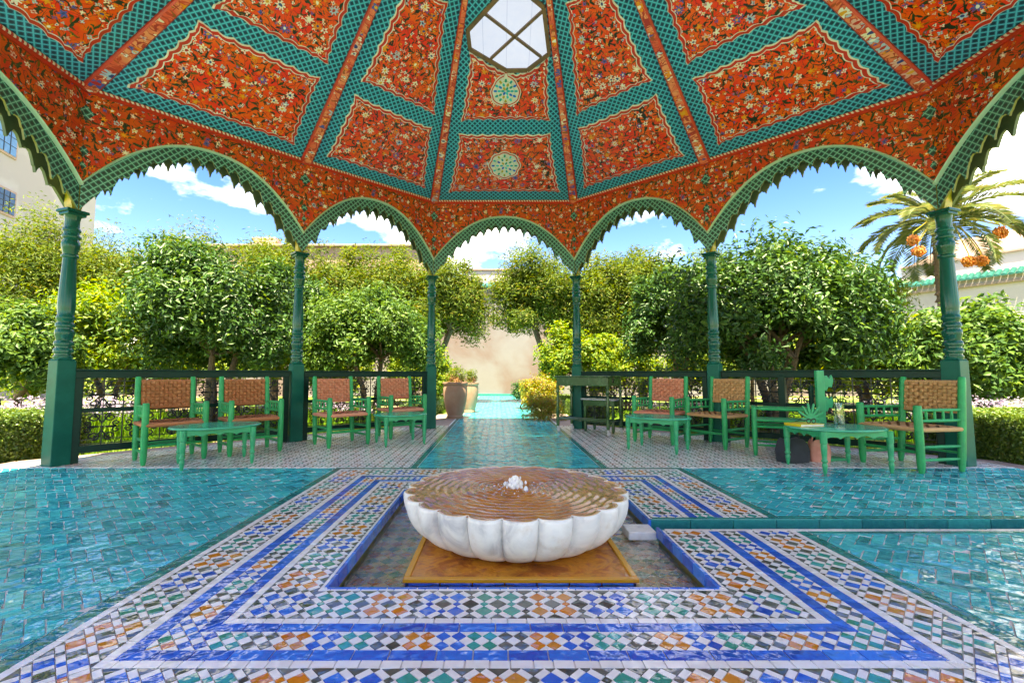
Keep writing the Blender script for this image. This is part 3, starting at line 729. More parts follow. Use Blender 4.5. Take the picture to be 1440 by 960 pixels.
for i in range(NB):
    A, B = V3(INNER[i], ZE), V3(INNER[(i+1) % NB], ZE); L = (B-A).length; ex = (B-A)/L
    ey = (APEX-A)-ex*(APEX-A).dot(ex); ay = ey.length; ey /= ay; ax = (APEX-A).dot(ex); nd = ex.cross(ey).normalized()
    if nd.z > 0: nd = -nd
    W = lambda u, v, h=0: A+ex*u+ey*v+nd*h
    far = (i == NB-1)
    outer2 = [(0, 0), (L, 0), (ax, ay)]; sk = None
    if far:
        pts = []
        for px, py in ((657.7, 42.5), (661, 69), (712, 99), (741.5, 98.5), (782, 68), (790.5, 57), (791, 32), (735, -14), (710, -14)):
            c, s = math.cos(PITCH), math.sin(PITCH); q = (480-py)/F
            dv = Vector(((px-VPX)/F, c-q*s, s+q*c)); t = (A-CAM).dot(nd)/dv.dot(nd); X = CAM+dv*t-A; pts.append((X.dot(ex), X.dot(ey)))
        sk = clip_poly(pts if parea(pts) > 0 else pts[::-1], [(.13, 0), (L-.13, 0), (ax+.13*0+.02, ay-.3), (ax-.02, ay-.3)])
        lowp = sorted(sk, key=lambda p: p[1])
    m = MB()
    if sk:
        o3 = [Vector((u, v, 0)) for u, v in outer2]; h3 = [Vector((u, v, 0)) for u, v in sk]; al = o3+h3
        for t in tessellate_polygon([o3, h3]): m.poly([W(al[k].x, al[k].y) for k in t], 0, [(al[k].x-L/2, al[k].y) for k in t])
    else: m.poly([W(u, v) for u, v in outer2], 0, [(u-L/2, v) for u, v in outer2])
    seg = m.build('ceiling_bay', MAT['lattice_ceiling'], pav)
    for r, (f0, f1, mg) in enumerate(((.035, .255, .235), (.290, .565, .225), (.60, .80, .17))):
        def row(f, ins):
            l = ax*f; r_ = L-(L-ax)*f; return l+ins, r_-ins
        if far and r == 2: continue
        if far and r == 1: f1 = .46
        a0, b0 = row(f0, mg); a1, b1 = row(f1, mg)
        if b1-a1 < .12: continue
        quad = [(a0, ay*f0+.03), (b0, ay*f0+.03), (b1, ay*f1), (a1, ay*f1)]
        if far and r == 1:                 # panel runs up to the skylight frame
            lo_ = min(v for u, v in sk); ch = [p for p in sk if p[1] < lo_+.36]; SKP = sorted(ch, key=lambda p: -p[0]); SKP = [(u, v-.035) for u, v in SKP]
            SKP[0] = (min(SKP[0][0], b0-.1), SKP[0][1]); SKP[-1] = (max(SKP[-1][0], a0+.1), SKP[-1][1])
            quad = [(a0, ay*f0+.03), (b0, ay*f0+.03), *SKP]
        ks = [max(3, round(math.dist(quad[j], quad[(j+1) % len(quad)])/.17)) for j in range(len(quad))]
        rings = [wavy(inset(quad, d), ks) for d in (0, .014, .046, .056)]
        m = MB(); hs = (.002, .014, .016, .018); n = len(rings[0])
        for k in range(3):
            for j in range(n):
                q = [(rings[k][j], hs[k]), (rings[k][(j+1) % n], hs[k]), (rings[k+1][(j+1) % n], hs[k+1]), (rings[k+1][j], hs[k+1])]
                m.poly([W(p.x, p.y, h) for p, h in q], (1, 2, 1)[k])
        off = 3.1*i+1.7*r
        cc = sum(rings[3], Vector((0, 0)))/n; fu = lambda p: (p.x-L/2+off, p.y+off*.37)
        if far and r == 1: cc = Vector((cc.x, quad[0][1]+.3*(quad[2][1]-quad[0][1])))
        for j in range(n):
            tri = [rings[3][j], rings[3][(j+1) % n], cc]; m.poly([W(p.x, p.y, hs[3]) for p in tri], 0, [fu(p) for p in tri])
        pan = m.build('painted_panel', [MAT['floral_ceiling'], MAT['paper'], MAT['red_paint']], seg)
        if far:                            # rosette and pear-shaped medallion
            cu = (quad[0][0]+quad[1][0])/2; cv = (quad[0][1]+quad[2][1])/2 if r == 0 else lo_-.27
            def ros(fr, sc, h, mt, nm):
                m = MB(); pts = [W(cu+fr(2*PI*k/72)[0]*sc, cv+fr(2*PI*k/72)[1]*sc, h) for k in range(72)]; m.poly(pts, 0, [(p.x, p.z) for p in pts]); return m
            if r == 0: fr = lambda th: tuple(np.array([math.cos(th), math.sin(th)])*(.245+.025*abs(math.cos(4*th))))
            else: fr = lambda th: (math.cos(th)*(.20-.045*math.sin(th)+.014*abs(math.cos(4*th))), math.sin(th)*.23+(.05 if abs(math.sin(th)) > .985 else 0))
            for sc, h, mt in ((1.0, .021, 'paper'), (.93, .023, 'red_paint'), (.86, .025, 'paper'), (.62, .027, 'moulding_paint'), (.56, .028, 'paper')):
                ros(fr, sc, h, mt, 'm').build('medallion_ring', MAT[mt], seg)
            for k in range(28):
                nk, rr = (12, .185) if k < 12 else (10, .115) if k < 22 else (6, .05)
                th = 2*PI*(k if k < 12 else k-12 if k < 22 else k-22)/nk; m = MB(); rr *= 1 if r == 0 else .78; c0 = (cu+rr*math.cos(th), cv+rr*math.sin(th))
                pts = [W(c0[0]+.026*math.cos(x)*math.cos(th)-.017*math.sin(x)*math.sin(th), c0[1]+.026*math.cos(x)*math.sin(th)+.017*math.sin(x)*math.cos(th), .030) for x in [2*PI*q/10 for q in range(10)]]; m.poly(pts); m.build('medallion_petal', MAT[('teal_tile', 'blue_tile', 'teal_tile', 'green_tile', 'ochre_paint')[k % 5]], seg)
    if far:
        skl = empty('skylight'); skl.parent = pav
        for j in range(len(sk)):
            p, q = sk[j], sk[(j+1) % len(sk)]; m = MB(); m.bar(W(*p, .01), W(*q, .01), .05, .028, up=nd); m.build('frame', MAT['wood_frame'], skl)
        m = MB(); m.poly([W(u, v, -.05) for u, v in sk]); m.build('pane', MAT['skylight_glass'], skl)
        cu = sum(p[0] for p in sk)/len(sk)
        def onp(px, py):
            c, s = math.cos(PITCH), math.sin(PITCH); q = (480-py)/F; dv = Vector(((px-VPX)/F, c-q*s, s+q*c)); t = (A-CAM).dot(nd)/dv.dot(nd); return CAM+dv*t+nd*-.03
        for p, q in (((680, 20), (761, 82)), ((766, 15), (690, 84.5))):
            m = MB(); m.bar(onp(*p), onp(*q), .03, .04, up=nd); m.build('glazing_bar', MAT['wood_frame'], skl)
    # rib on the joint between this bay and the one before
    ra, rb = A, APEX; d = (rb-ra).normalized(); Lr = (rb-ra).length
    Ap = V3(INNER[i-1], ZE); tang = ((B-A).normalized()+(A-Ap).normalized()).normalized(); dn = d.cross(tang).normalized()
    if dn.z > 0: dn = -dn
    m = MB(); wd = .075
    prof5 = [(-wd, -.03), (-wd, .035), (-wd*.72, .05), (wd*.72, .05), (wd, .035), (wd, -.03)]
    us = [0, .04, .05, .105, .115, .15]
    for k, (u, v) in enumerate(zip(prof5, prof5[1:])):
        q = [ra+tang*u[0]+dn*u[1], rb+tang*u[0]*.12+dn*u[1], rb+tang*v[0]*.12+dn*v[1], ra+tang*v[0]+dn*v[1]]
        if k == 2: m.poly(q, 0, [(0, us[k]+i*.9), (Lr, us[k]+i*.9), (Lr, us[k+1]+i*.9), (0, us[k+1]+i*.9)])
        else: m.poly(q, 1)
    m.build('rib', [MAT['floral_rib'], MAT['red_paint']], pav)
    # outer roof
    E0, E1, TOP = V3(offset_plan(.5)[i], 3.96), V3(offset_plan(.5)[(i+1) % NB], 3.96), APEX+Vector((0, 0, .30))
    m = MB()
    if sk:
        f = .30; m.poly([E0, E1, E1.lerp(TOP, f), E0.lerp(TOP, f)]); f2 = .78
        m.poly([E0.lerp(TOP, f2), E1.lerp(TOP, f2), TOP])
    else: m.poly([E0, E1, TOP])
    m.poly([E1, E0, V3(OUTER[i], 4.0), V3(OUTER[(i+1) % NB], 4.0)])
    m.build('roof_slope', MAT['roof_paint'], pav)

# ---------------------------------------------------------------- railings
def spiral(m, c, r, turns, a0, sgn, tw=.0068, lead=None):
    pts = []; n = int(14*turns)
    for k in range(n+1):
        t = k/n; a = a0+sgn*t*turns*2*PI; rr = r*(1-.82*t); pts.append((c[0]+rr*math.cos(a), 0, c[1]+rr*math.sin(a)))
    m.tube(([lead] if lead else [])+pts, tw, 4)
mo = MB()
for sx in (-1, 1):
    for sz in (-1, 1):
        spiral(mo, (sx*.062, sz*.105), .05, 1.35, PI/2 if sz > 0 else -PI/2, sx*sz*1.0, lead=(0, 0, sz*.04))
        spiral(mo, (sx*.105, sz*.038), .032, 1.2, -PI/2*sz, -sx*sz*1.0, lead=(sx*.02, 0, 0))
mo.tube([(-.14, 0, 0), (-.07, 0, .012), (0, 0, 0), (.07, 0, -.012), (.14, 0, 0)], .0045, 4)
for ang in range(4): mo.box((.0, 0, 0), (.022, .01, .022))
SCROLL = mo.mesh('scroll', MAT['iron'], True)
def railing(a, b, label, extra=()):
    a, b = Vector(a), Vector(b); L = (b-a).length; ang = math.atan2(b.y-a.y, b.x-a.x)
    r = empty('railing', (a.x, a.y, 0), ang); tag(r, label, 'railing', 'railings between the columns')
    def bx(nm, c, s, bev=.006): m = MB(); m.box(c, s); return m.build(nm, MAT['dark_green_paint'], r, bevel=bev)
    bx('top_rail', (L/2, 0, .925), (L, .075, .075)); bx('handrail_cap', (L/2, 0, .971), (L, .095, .018), .004)
    bx('middle_rail', (L/2, 0, .545), (L-.1, .035, .045)); bx('bottom_rail', (L/2, 0, .14), (L, .06, .075))
    for x in (.035, L-.035, *extra): bx('stile', (x, 0, .455), (.07, .062, .91) if x not in extra else (.075, .09, .91))
    n = max(3, round((L-.14)/.32)); st = (L-.14)/n
    for k in range(n+1):
        m = MB(); m.box((.07+k*st, 0, .53), (.011, .011, .72)); m.build('bar', MAT['iron'], r)
    for z in (.855, .80, .60, .495, .235, .19):
        m = MB(); m.box((L/2, 0, z), (L-.1, .008, .008)); m.build('thin_bar', MAT['iron'], r)
    for k in range(n):
        for z, h in ((.705, .92), (.365, .95)): link('scroll', SCROLL, r, (.07+(k+.5)*st, 0, z), (0, 0, 0), (st/.30, 1, h))
        m = MB(); m.box((.07+(k+.5)*st, 0, .53), (.009, .009, .72)); m.build('bar', MAT['iron'], r)
    return r
def between(i, j, m0=.10, m1=.10):
    a, b = PLAN[i], PLAN[j]; d = (b-a).normalized(); return a+d*m0, b-d*m1
railing(*between(9, 10), 'dark green scrollwork railing behind the two chairs with brown woven backs')
railing(*between(10, 11), 'dark green scrollwork railing behind the two chairs with salmon woven backs')
railing(*between(0, 1), 'dark green scrollwork railing behind the wheeled trolley and salmon-backed chair')
railing(*between(1, 2), 'dark green scrollwork railing with a middle post behind the carved green stand', (.72,))

# ---------------------------------------------------------------- chairs
def post(m, a, b, r0, r1=None):
    a, b = Vector(a), Vector(b); r1 = r1 or r0; pts, rs = [], []
    for t, k in ((0, .62), (.06, .86), (.14, 1), (.5, 1.04), (.97, 1), (.99, .93), (1, .78)): pts.append(a.lerp(b, t)); rs.append((r0+(r1-r0)*t)*k)
    m.tube(pts, rs, 12)
def rung(a, b, r=.013):
    a, b = Vector(a), Vector(b); m = MB(); m.tube([a, a.lerp(b, .15), a.lerp(b, .5), a.lerp(b, .85), b], [r*.7, r*.95, r*1.12, r*.95, r*.7], 8); return m
def pillow(m, c, ux, uy, nz, w, h, t):
    """one strand of the weave: a bulging strip"""
    vs = []
    for iy in (-1, -.4, .4, 1):
        for ix in (-1, 1): vs.append(c+ux*ix*w/2+uy*iy*h/2+nz*(t if abs(iy) < .9 else -t*.4))
    m.idx(vs, [(0, 1, 3, 2), (2, 3, 5, 4), (4, 5, 7, 6)])
def make_chair(rush, back_rush, woven=True, bw=.54, dp=.45):
    c = empty('armchair'); hw, hd = bw/2, dp/2
    for s in (-1, 1):
        m = MB(); post(m, (s*hw, -hd, 0), (s*hw, -hd, .63), .031); m.build('front_post', MAT['chair_paint'], c, smooth=True)
        m = MB(); post(m, (s*hw*.98, hd-.02, 0), (s*hw*.96, hd+.06, .90), .030, .028); m.build('back_post', MAT['chair_paint'], c, smooth=True)
        yb = lambda z: hd-.02+.08*z/.9
        for z in (.585, .485): rung((s*hw, -hd, z), (s*hw*.97, yb(z), z), .014).build('arm_rail', MAT['chair_paint'], c, smooth=True)
        for k in range(4):
            y = -hd+dp*(k+1)/5; rung((s*hw*.985, y, .485), (s*hw*.985, y, .585), .010).build('spindle', MAT['chair_paint'], c, smooth=True)
        for z in (.12, .24): rung((s*hw, -hd, z), (s*hw*.98, yb(z), z), .014).build('side_rung', MAT['chair_paint'], c, smooth=True)
    rung((-hw, -hd, .19), (hw, -hd, .19), .015).build('front_rung', MAT['chair_paint'], c, smooth=True)
    rung((-hw, hd, .17), (hw, hd, .17), .014).build('back_rung', MAT['chair_paint'], c, smooth=True)
    # rush seat: sagging slab of crossing strands
    m = MB(); nx, ny = 12, 9; X, Y, Z = Vector((1, 0, 0)), Vector((0, 1, 0)), Vector((0, 0, 1))
    sag = lambda x, y: .415-.022*(1-(x/hw)**2)*(1-(y/hd)**2)
    for i in range(nx):
        for j in range(ny):
            x, y = -hw+(i+.5)*bw/nx, -hd+(j+.5)*dp/ny; p = Vector((x, y, sag(x, y)))
            if (i+j) % 2: pillow(m, p, X, Y, Z, bw/nx*.96, dp/ny*1.15, .006)
            else: pillow(m, p, Y, X, -Z, dp/ny*.96, bw/nx*1.15, -.006)
    seat = m.build('seat_weave', MAT[rush], c, smooth=True, kind='stuff')
    m = MB()
    ring = []
    for t in np.linspace(0, 1, 9)[:-1]: ring.append((-hw+bw*t, -hd-.012))
    for t in np.linspace(0, 1, 7)[:-1]: ring.append((hw+.008, -hd+dp*t))
    for t in np.linspace(0, 1, 9)[:-1]: ring.append((hw-bw*t, hd+.008))
    for t in np.linspace(0, 1, 7): ring.append((-hw-.008, hd-dp*t))
    m.tube([(x, y, .400) for x, y in ring], .021, 8); m.poly([(x, y, .385) for x, y in ring[::-1]]); m.build('seat_edge', MAT[rush], c, smooth=True)
    if woven:
        m = MB(); nx, nz = 11, 8; z0, z1 = .565, .845; bx = bw*.86
        for i in range(nx):
            for j in range(nz):
                x = -bx/2+(i+.5)*bx/nx; z = z0+(j+.5)*(z1-z0)/nz; y = hd+.028+.09*(z-z0)/.9-.0+.02*(1-(2*x/bx)**2); p = Vector((x, y, z))
                for sg in (-1, 1):
                    q = p+Vector((0, sg*.014, 0))
                    if (i+j) % 2: pillow(m, q, X, Z*1.0, Y*sg, bx/nx*.84, (z1-z0)/nz*1.25, .010)
                    else: pillow(m, q, Z, X, Y*sg, (z1-z0)/nz*.84, bx/nx*1.25, .010)
        for k in range(6):
            xa, xb = -bx/2+k*bx/6, -bx/2+(k+1)*bx/6; P = lambda x, z: (x, hd+.028+.09*(z-z0)/.9+.02*(1-(2*x/bx)**2), z)
            m.poly([P(xa, z0), P(xb, z0), P(xb, z1), P(xa, z1)])
        m.build('back_weave', MAT[back_rush], c, smooth=True, kind='stuff')
        for z in (.56, .85):
            m = MB(); pts = [(-hw*.97+bw*.97*k/8, hd+.028+.09*(z-.565)/.9+.02*(1-(2*k/8-1)**2), z) for k in range(9)]; m.tube(pts, .017, 8); m.build('back_slat', MAT[back_rush], c, smooth=True)
    else:
        for z in (.50, .62, .80): rung((-hw, hd+.05, z), (hw, hd+.05, z), .017).build('back_slat', MAT['chair_paint'], c, smooth=True)
    return c
def face(o, x, y, fx, fy): o.location = (x, y, 0); o.rotation_euler = (0, 0, math.atan2(fy, fx)+PI/2)
GC = 'green rush-seated armchairs'
chairs = [('rush_brown', 'rush_brown', True, -3.71, 2.165, .74, -.67, 'green armchair with sagging brown rush seat, beside the tall pedestal at the railing end'),
          ('rush_brown', 'rush_brown', True, -3.10, 2.66, .70, -.71, 'green armchair with brown woven back, behind the oval coffee table and next to a column'),
          ('rush_pink', 'rush_pink', True, -2.20, 3.25, .70, -.71, 'green armchair with salmon woven back and no table before it'),
          ('rush_pink', 'rush_pink', True, -1.57, 4.07, .60, -.80, 'green armchair with salmon woven back behind the small round blue-topped table'),
          ('rush_pink', 'rush_pink', True, 2.16, 3.52, -.70, -.71, 'green armchair with salmon woven back between the trolley and another chair'),
          ('rush_straw', 'rush_straw', True, 2.76, 3.12, -.88, -.47, 'green armchair with straw-coloured woven back in front of a column'),
          ('rush_straw', 'rush_straw', True, 4.06, 1.77, -.985, -.17, 'large green armchair with straw weave beside the outermost column and tall hedge')]
made = {}
for rs, br, wv, x, y, fx, fy, lab in chairs:
    key = (rs, wv)
    if key in made: c = copy_tree(made[key])
    else: c = made[key] = make_chair(rs or 'rush_straw', br, wv)
    face(c, x, y, fx, fy); tag(c, lab, 'armchair', GC)
    if x > 4: c.scale = (1.06, 1.1, 1.0)

bn = empty('low_bench', (3.20, 2.42, 0), R(-28)); tag(bn, 'low green rail-sided bench tucked behind the table with the book', 'bench')
for x in (-.3, .3):
    for y in (-.17, .17): m = MB(); post(m, (x, y, 0), (x, y, .55), .024); m.build('post', MAT['chair_paint'], bn, smooth=True)
for y in (-.17, .17):
    for z in (.53, .40, .33, .12): rung((-.3, y, z), (.3, y, z), .014).build('rail', MAT['chair_paint'], bn, smooth=True)
for x in (-.3, .3):
    for z in (.53, .40, .16): rung((x, -.17, z), (x, .17, z), .013).build('end_rail', MAT['chair_paint'], bn, smooth=True)
for k in range(5): m = MB(); m.box((0, -.13+k*.065, .405), (.60, .056, .016)); m.build('seat_slat', MAT['chair_paint'], bn, bevel=.004)
# ---------------------------------------------------------------- coffee tables
def make_table(x, y, rz, lx, ly, ht, label, nside=40, top='table_top_paint', legs=4, apr=.07):
    t = empty('coffee_table', (x, y, 0), rz); tag(t, label, 'table', 'low green coffee tables')
    m = MB(); E = lambda k, s: (lx/2*s*math.cos(2*PI*k/nside), ly/2*s*math.sin(2*PI*k/nside)); prof = [(.97, -.022), (1.0, -.014), (1.0, -.005), (.985, 0)]
    vs = [(*E(k, s), ht+z) for s, z in prof for k in range(nside)]
    m.idx(vs, [(i*nside+k, i*nside+(k+1) % nside, (i+1)*nside+(k+1) % nside, (i+1)*nside+k) for i in range(3) for k in range(nside)]+[tuple(range(3*nside, 4*nside)), tuple(reversed(range(nside)))])
    m.build('table_top', MAT[top], t, smooth=True)
    # scalloped apron between the legs
    hx, hy = lx*.36, ly*.36; cor = [(-hx, -hy), (hx, -hy), (hx, hy), (-hx, hy)]; zt = ht-.02
    for a, b in zip(cor, cor[1:]+cor[:1]):
        m = MB(); n = 36; L = math.dist(a, b); d = ((b[0]-a[0])/L, (b[1]-a[1])/L); nn = (d[1]*.008, -d[0]*.008)
        for k in range(n):
            f = lambda q: zt-apr-.028*abs(math.sin(PI*4*q))**.6*(.4+.6*math.sin(PI*q))*(-1)
            q0, q1 = k/n, (k+1)/n; P = lambda q, z, s: (a[0]+d[0]*L*q+nn[0]*s, a[1]+d[1]*L*q+nn[1]*s, z)
            for s in (1, -1):
                qd = [P(q0, f(q0), s), P(q1, f(q1), s), P(q1, zt, s), P(q0, zt, s)]; m.poly(qd if s > 0 else qd[::-1])
            m.poly([P(q0, f(q0), -1), P(q1, f(q1), -1), P(q1, f(q1), 1), P(q0, f(q0), 1)])
        m.build('apron', MAT['table_paint'], t)
    for a in cor:
        m = MB(); z = zt
        m.lathe([(.010, 0), (.016, .02), (.021, .06), (.024, .085), (.018, .095), (.018, .105), (.027, .115), (.027, .125), (.020, .135), (.022, .17), (.026, .22), (.027, .26), (.024, .275), (.03, .28), (.03, z)], 14, (a[0], a[1], 0)); m.build('leg', MAT['table_paint'], t, smooth=True)
    return t
make_table(-3.06, 1.93, R(38), .84, .64, .40, 'bright green oval coffee table before the brown-backed chairs')
make_table(-1.43, 3.33, R(30), .72, .62, .40, 'small round teal coffee table with pale reflecting top')
make_table(1.87, 2.80, R(-38), .80, .62, .41, 'green coffee table with a dull bare top before the trolley side chairs')
t4 = make_table(3.25, 1.68, R(4), .92, .68, .41, 'green scalloped coffee table with a book, a glass vase and a leaf cutout')

# things on and under the table with the book
bk = empty('book', (2.98, 1.74, .411), R(12)); tag(bk, 'thin yellow covered book lying on the green table', 'book')
m = MB(); m.box((0, 0, .012), (.27, .19, .018)); m.build('pages', MAT['paper'], bk)
m = MB(); m.box((0, 0, .0225), (.28, .20, .004)); m.box((0, 0, .0015), (.28, .20, .003)); m.box((-.139, 0, .012), (.003, .2, .024)); m.build('cover', MAT['yellow_cover'], bk, kind='stuff')
sg_ = empty('eyeglasses', (3.04, 1.72, .436), R(20)); tag(sg_, 'black framed glasses lying on the yellow book', 'glasses')
for s in (-1, 1):
    m = MB(); pts = [(s*.036+.028*math.cos(a), 0, .024+.022*math.sin(a)) for a in np.linspace(0, 2*PI, 15)]; m.tube(pts, .004, 6); m.build('rim', MAT['plastic_black'], sg_, smooth=True)
    m = MB(); m.tube([(s*.066, 0, .034), (s*.068, .07, .03), (s*.066, .125, .006)], .0035, 6); m.build('temple', MAT['plastic_black'], sg_, smooth=True)
m = MB(); m.tube([(-.009, 0, .03), (0, 0, .034), (.009, 0, .03)], .0035, 6); m.build('bridge', MAT['plastic_black'], sg_)
vz = empty('vase', (3.43, 1.86, .41)); tag(vz, 'clear glass vase holding thin green stems', 'vase')
m = MB(); m.lathe([(.045, 0), (.05, .01), (.052, .12), (.046, .2), (.05, .22), (.047, .22), (.043, .2), (.048, .12), (.045, .014), (.002, .012)], 24); m.build('glass', MAT['clear_glass'], vz, smooth=True)
for k in range(9):
    a = k*2.4; m = MB(); p = [(.02*math.cos(a), .02*math.sin(a), .02), (.03*math.cos(a), .03*math.sin(a), .16), (.06*math.cos(a+.3), .05*math.sin(a+.3), .27+.05*(k % 3))]; m.tube(p, [.004, .0035, .002], 5); m.build('stem', MAT['mid_leaf'], vz, smooth=True)
fr_ = empty('leaf_cutout', (3.16, 1.90, .41), R(10)); tag(fr_, 'flat green palm leaf cutout propped on the table', 'ornament')
m = MB(); pts = []
for k in range(9):
    a = R(-25+k*25); r1 = .17 if 0 < k < 8 else .12
    pts += [(.05*math.cos(a-R(9)), .05+.05*math.sin(a-R(9))), (r1*.9*math.cos(a-R(4)), .05+r1*.9*math.sin(a-R(4))), (r1*math.cos(a), .05+r1*math.sin(a)), (r1*.9*math.cos(a+R(4)), .05+r1*.9*math.sin(a+R(4)))]
pts += [(-.05, 0), (.05, 0)]
n = len(pts); vs = [(x, -.006, z) for x, z in pts]+[(x, .006, z) for x, z in pts]
m.idx(vs, [tuple(range(n)), tuple(reversed(range(n, 2*n)))]+[((k+1) % n, k, n+k, n+(k+1) % n) for k in range(n)]); m.build('leaf', MAT['table_paint'], fr_)
m = MB(); m.box((0, .02, .006), (.12, .08, .012)); m.build('foot', MAT['table_paint'], fr_, bevel=.003)
st = empty('carved_stand', (3.46, 2.17, 0), R(8)); tag(st, 'tall green board stand with carved leaf brackets behind the book table', 'stand')
m = MB(); m.box((0, 0, .485), (.095, .035, .97)); m.build('board', MAT['table_paint'], st, bevel=.006)
m = MB(); m.box((-.075, .04, .40), (.045, .03, .80)); m.build('rear_strut', MAT['dark_green_paint'], st, bevel=.004)
m = MB(); m.box((0, .0, .015), (.32, .26, .03)); m.build('foot', MAT['table_paint'], st, bevel=.006)
for zc, sc in ((.83, 1.0), (.60, .95)):
    m = MB(); pts = [(.04, .07), (.085, .085), (.11, .05), (.15, .09), (.165, .02), (.14, -.05), (.10, -.04), (.075, -.09), (.04, -.07)]; n = len(pts)
    vs = [(x*sc, y, zc+z*sc) for y in (-.012, .012) for x, z in pts]; m.idx(vs, [tuple(range(n)), tuple(reversed(range(n, 2*n)))]+[((k+1) % n, k, n+k, n+(k+1) % n) for k in range(n)]); m.build('leaf_bracket', MAT['table_paint'], st, bevel=.004)
def bag(nm, x, y, rz, w, d, h, mt, lab, cat):
    b = empty(nm, (x, y, 0), rz); tag(b, lab, cat); m = MB(); n = 28; vs = []
    for z, s in ((0, .94), (.03, 1.0), (h*.5, 1.03), (h*.85, .9), (h, .72)):
        for k in range(n):
            a = 2*PI*k/n; c, q = math.cos(a), math.sin(a); e = .45
            vs.append((w/2*s*math.copysign(abs(c)**e, c)*(1+.03*math.sin(5*a+z*20)), d/2*s*math.copysign(abs(q)**e, q), z+(.015*math.sin(3*a) if z > h*.8 else 0)))
    m.idx(vs, [(i*n+k, i*n+(k+1) % n, (i+1)*n+(k+1) % n, (i+1)*n+k) for i in range(4) for k in range(n)]+[tuple(reversed(range(n))), tuple(range(4*n, 5*n))]); m.build('body', MAT[mt], b, smooth=True)
    m = MB(); m.tube([(w*.3*math.cos(a), 0, h-.01+.09*math.sin(a)) for a in np.linspace(0, PI, 12)], .008, 6); m.build('handle', MAT[mt], b, smooth=True)
bag('handbag', 3.03, 2.02, R(10), .30, .2, .24, 'black_cloth', 'slumped black cloth bag on the floor under the book table', 'bag')
bag('tote_bag', 3.33, 2.05, R(-15), .2, .13, .22, 'pink_cloth', 'small salmon pink bag on the floor beside the black bag', 'bag')

# ---------------------------------------------------------------- trolley with a side table pushed under it
A, B = Vector((.88, 4.66)), Vector((1.56, 4.06)); d = (B-A); ang = math.atan2(d.y, d.x); Lt = d.length
tr = empty('serving_trolley', (A.x, A.y, 0), ang); tag(tr, 'long dark green serving trolley on casters at the edge of the path', 'trolley')
def trb(nm, c, s, mt='trolley_paint', par=tr, bev=.006): m = MB(); m.box(c, s); return m.build(nm, MAT[mt], par, bevel=bev)
Wt = .42
trb('table_top', (Lt/2, Wt/2, .895), (Lt+.12, Wt+.1, .022)); trb('apron', (Lt/2, .0, .815), (Lt+.03, .025, .135)); trb('apron', (Lt/2, Wt, .815), (Lt+.03, .025, .135))
trb('apron', (0, Wt/2, .815), (.025, Wt-.03, .135)); trb('apron', (Lt, Wt/2, .815), (.025, Wt-.03, .135))
trb('lock_plate', (Lt+.016, Wt*.35, .83), (.01, .05, .07), 'plastic_black')
leg = [(.022, .09), (.026, .12), (.03, .2), (.03, .23), (.02, .24), (.02, .255), (.028, .27), (.026, .4), (.022, .58), (.018, .62), (.028, .64), (.028, .66), (.02, .68), (.026, .70), (.026, .75)]
for x in (0, Lt):
    for y in (0, Wt):
        m = MB(); m.lathe(leg, 14, (x, y, 0)); lg = m.build('leg', MAT['trolley_paint'], tr, smooth=True)
        m = MB(); M = Matrix.Translation((x+.012, y, .032)) @ Matrix.Rotation(PI/2, 4, 'X'); m.lathe([(.006, -.012), (.026, -.012), (.032, -.006), (.032, .006), (.026, .012), (.006, .012)], 18, M=M); m.build('caster', MAT['chrome'], lg, smooth=True)
        m = MB(); m.box((x+.004, y, .075), (.03, .034, .035)); m.build('caster_fork', MAT['chrome'], lg, bevel=.003)
for a, b in (((0, 0), (0, Wt)), ((Lt, 0), (Lt, Wt)), ((0, Wt/2), (Lt, Wt/2)), ((0, 0), (Lt, 0))):
    m = MB(); m.tube([(a[0], a[1], .215), (b[0], b[1], .215)], .017, 8); m.build('stretcher', MAT['trolley_paint'], tr, smooth=True)
sdt = empty('side_table', (1.62, 4.62, 0), ang); tag(sdt, 'smaller dark green table with pale grey top tucked behind the trolley', 'table')
m = MB(); m.box((0, 0, .525), (.62, .40, .025)); m.build('table_top', MAT['chrome'], sdt, bevel=.008); m = MB(); m.box((0, 0, .465), (.56, .34, .09)); m.build('apron', MAT['trolley_paint'], sdt, bevel=.005)
for x in (-.25, .25):
    for y in (-.15, .15): m = MB(); m.lathe([(.016, 0), (.024, .04), (.024, .2), (.018, .22), (.026, .25), (.024, .42)], 12, (x, y, 0)); m.build('leg', MAT['trolley_paint'], sdt, smooth=True)
for y in (-.15, .15): m = MB(); m.tube([(-.25, y, .16), (.25, y, .16)], .014, 8); m.build('stretcher', MAT['trolley_paint'], sdt, smooth=True)

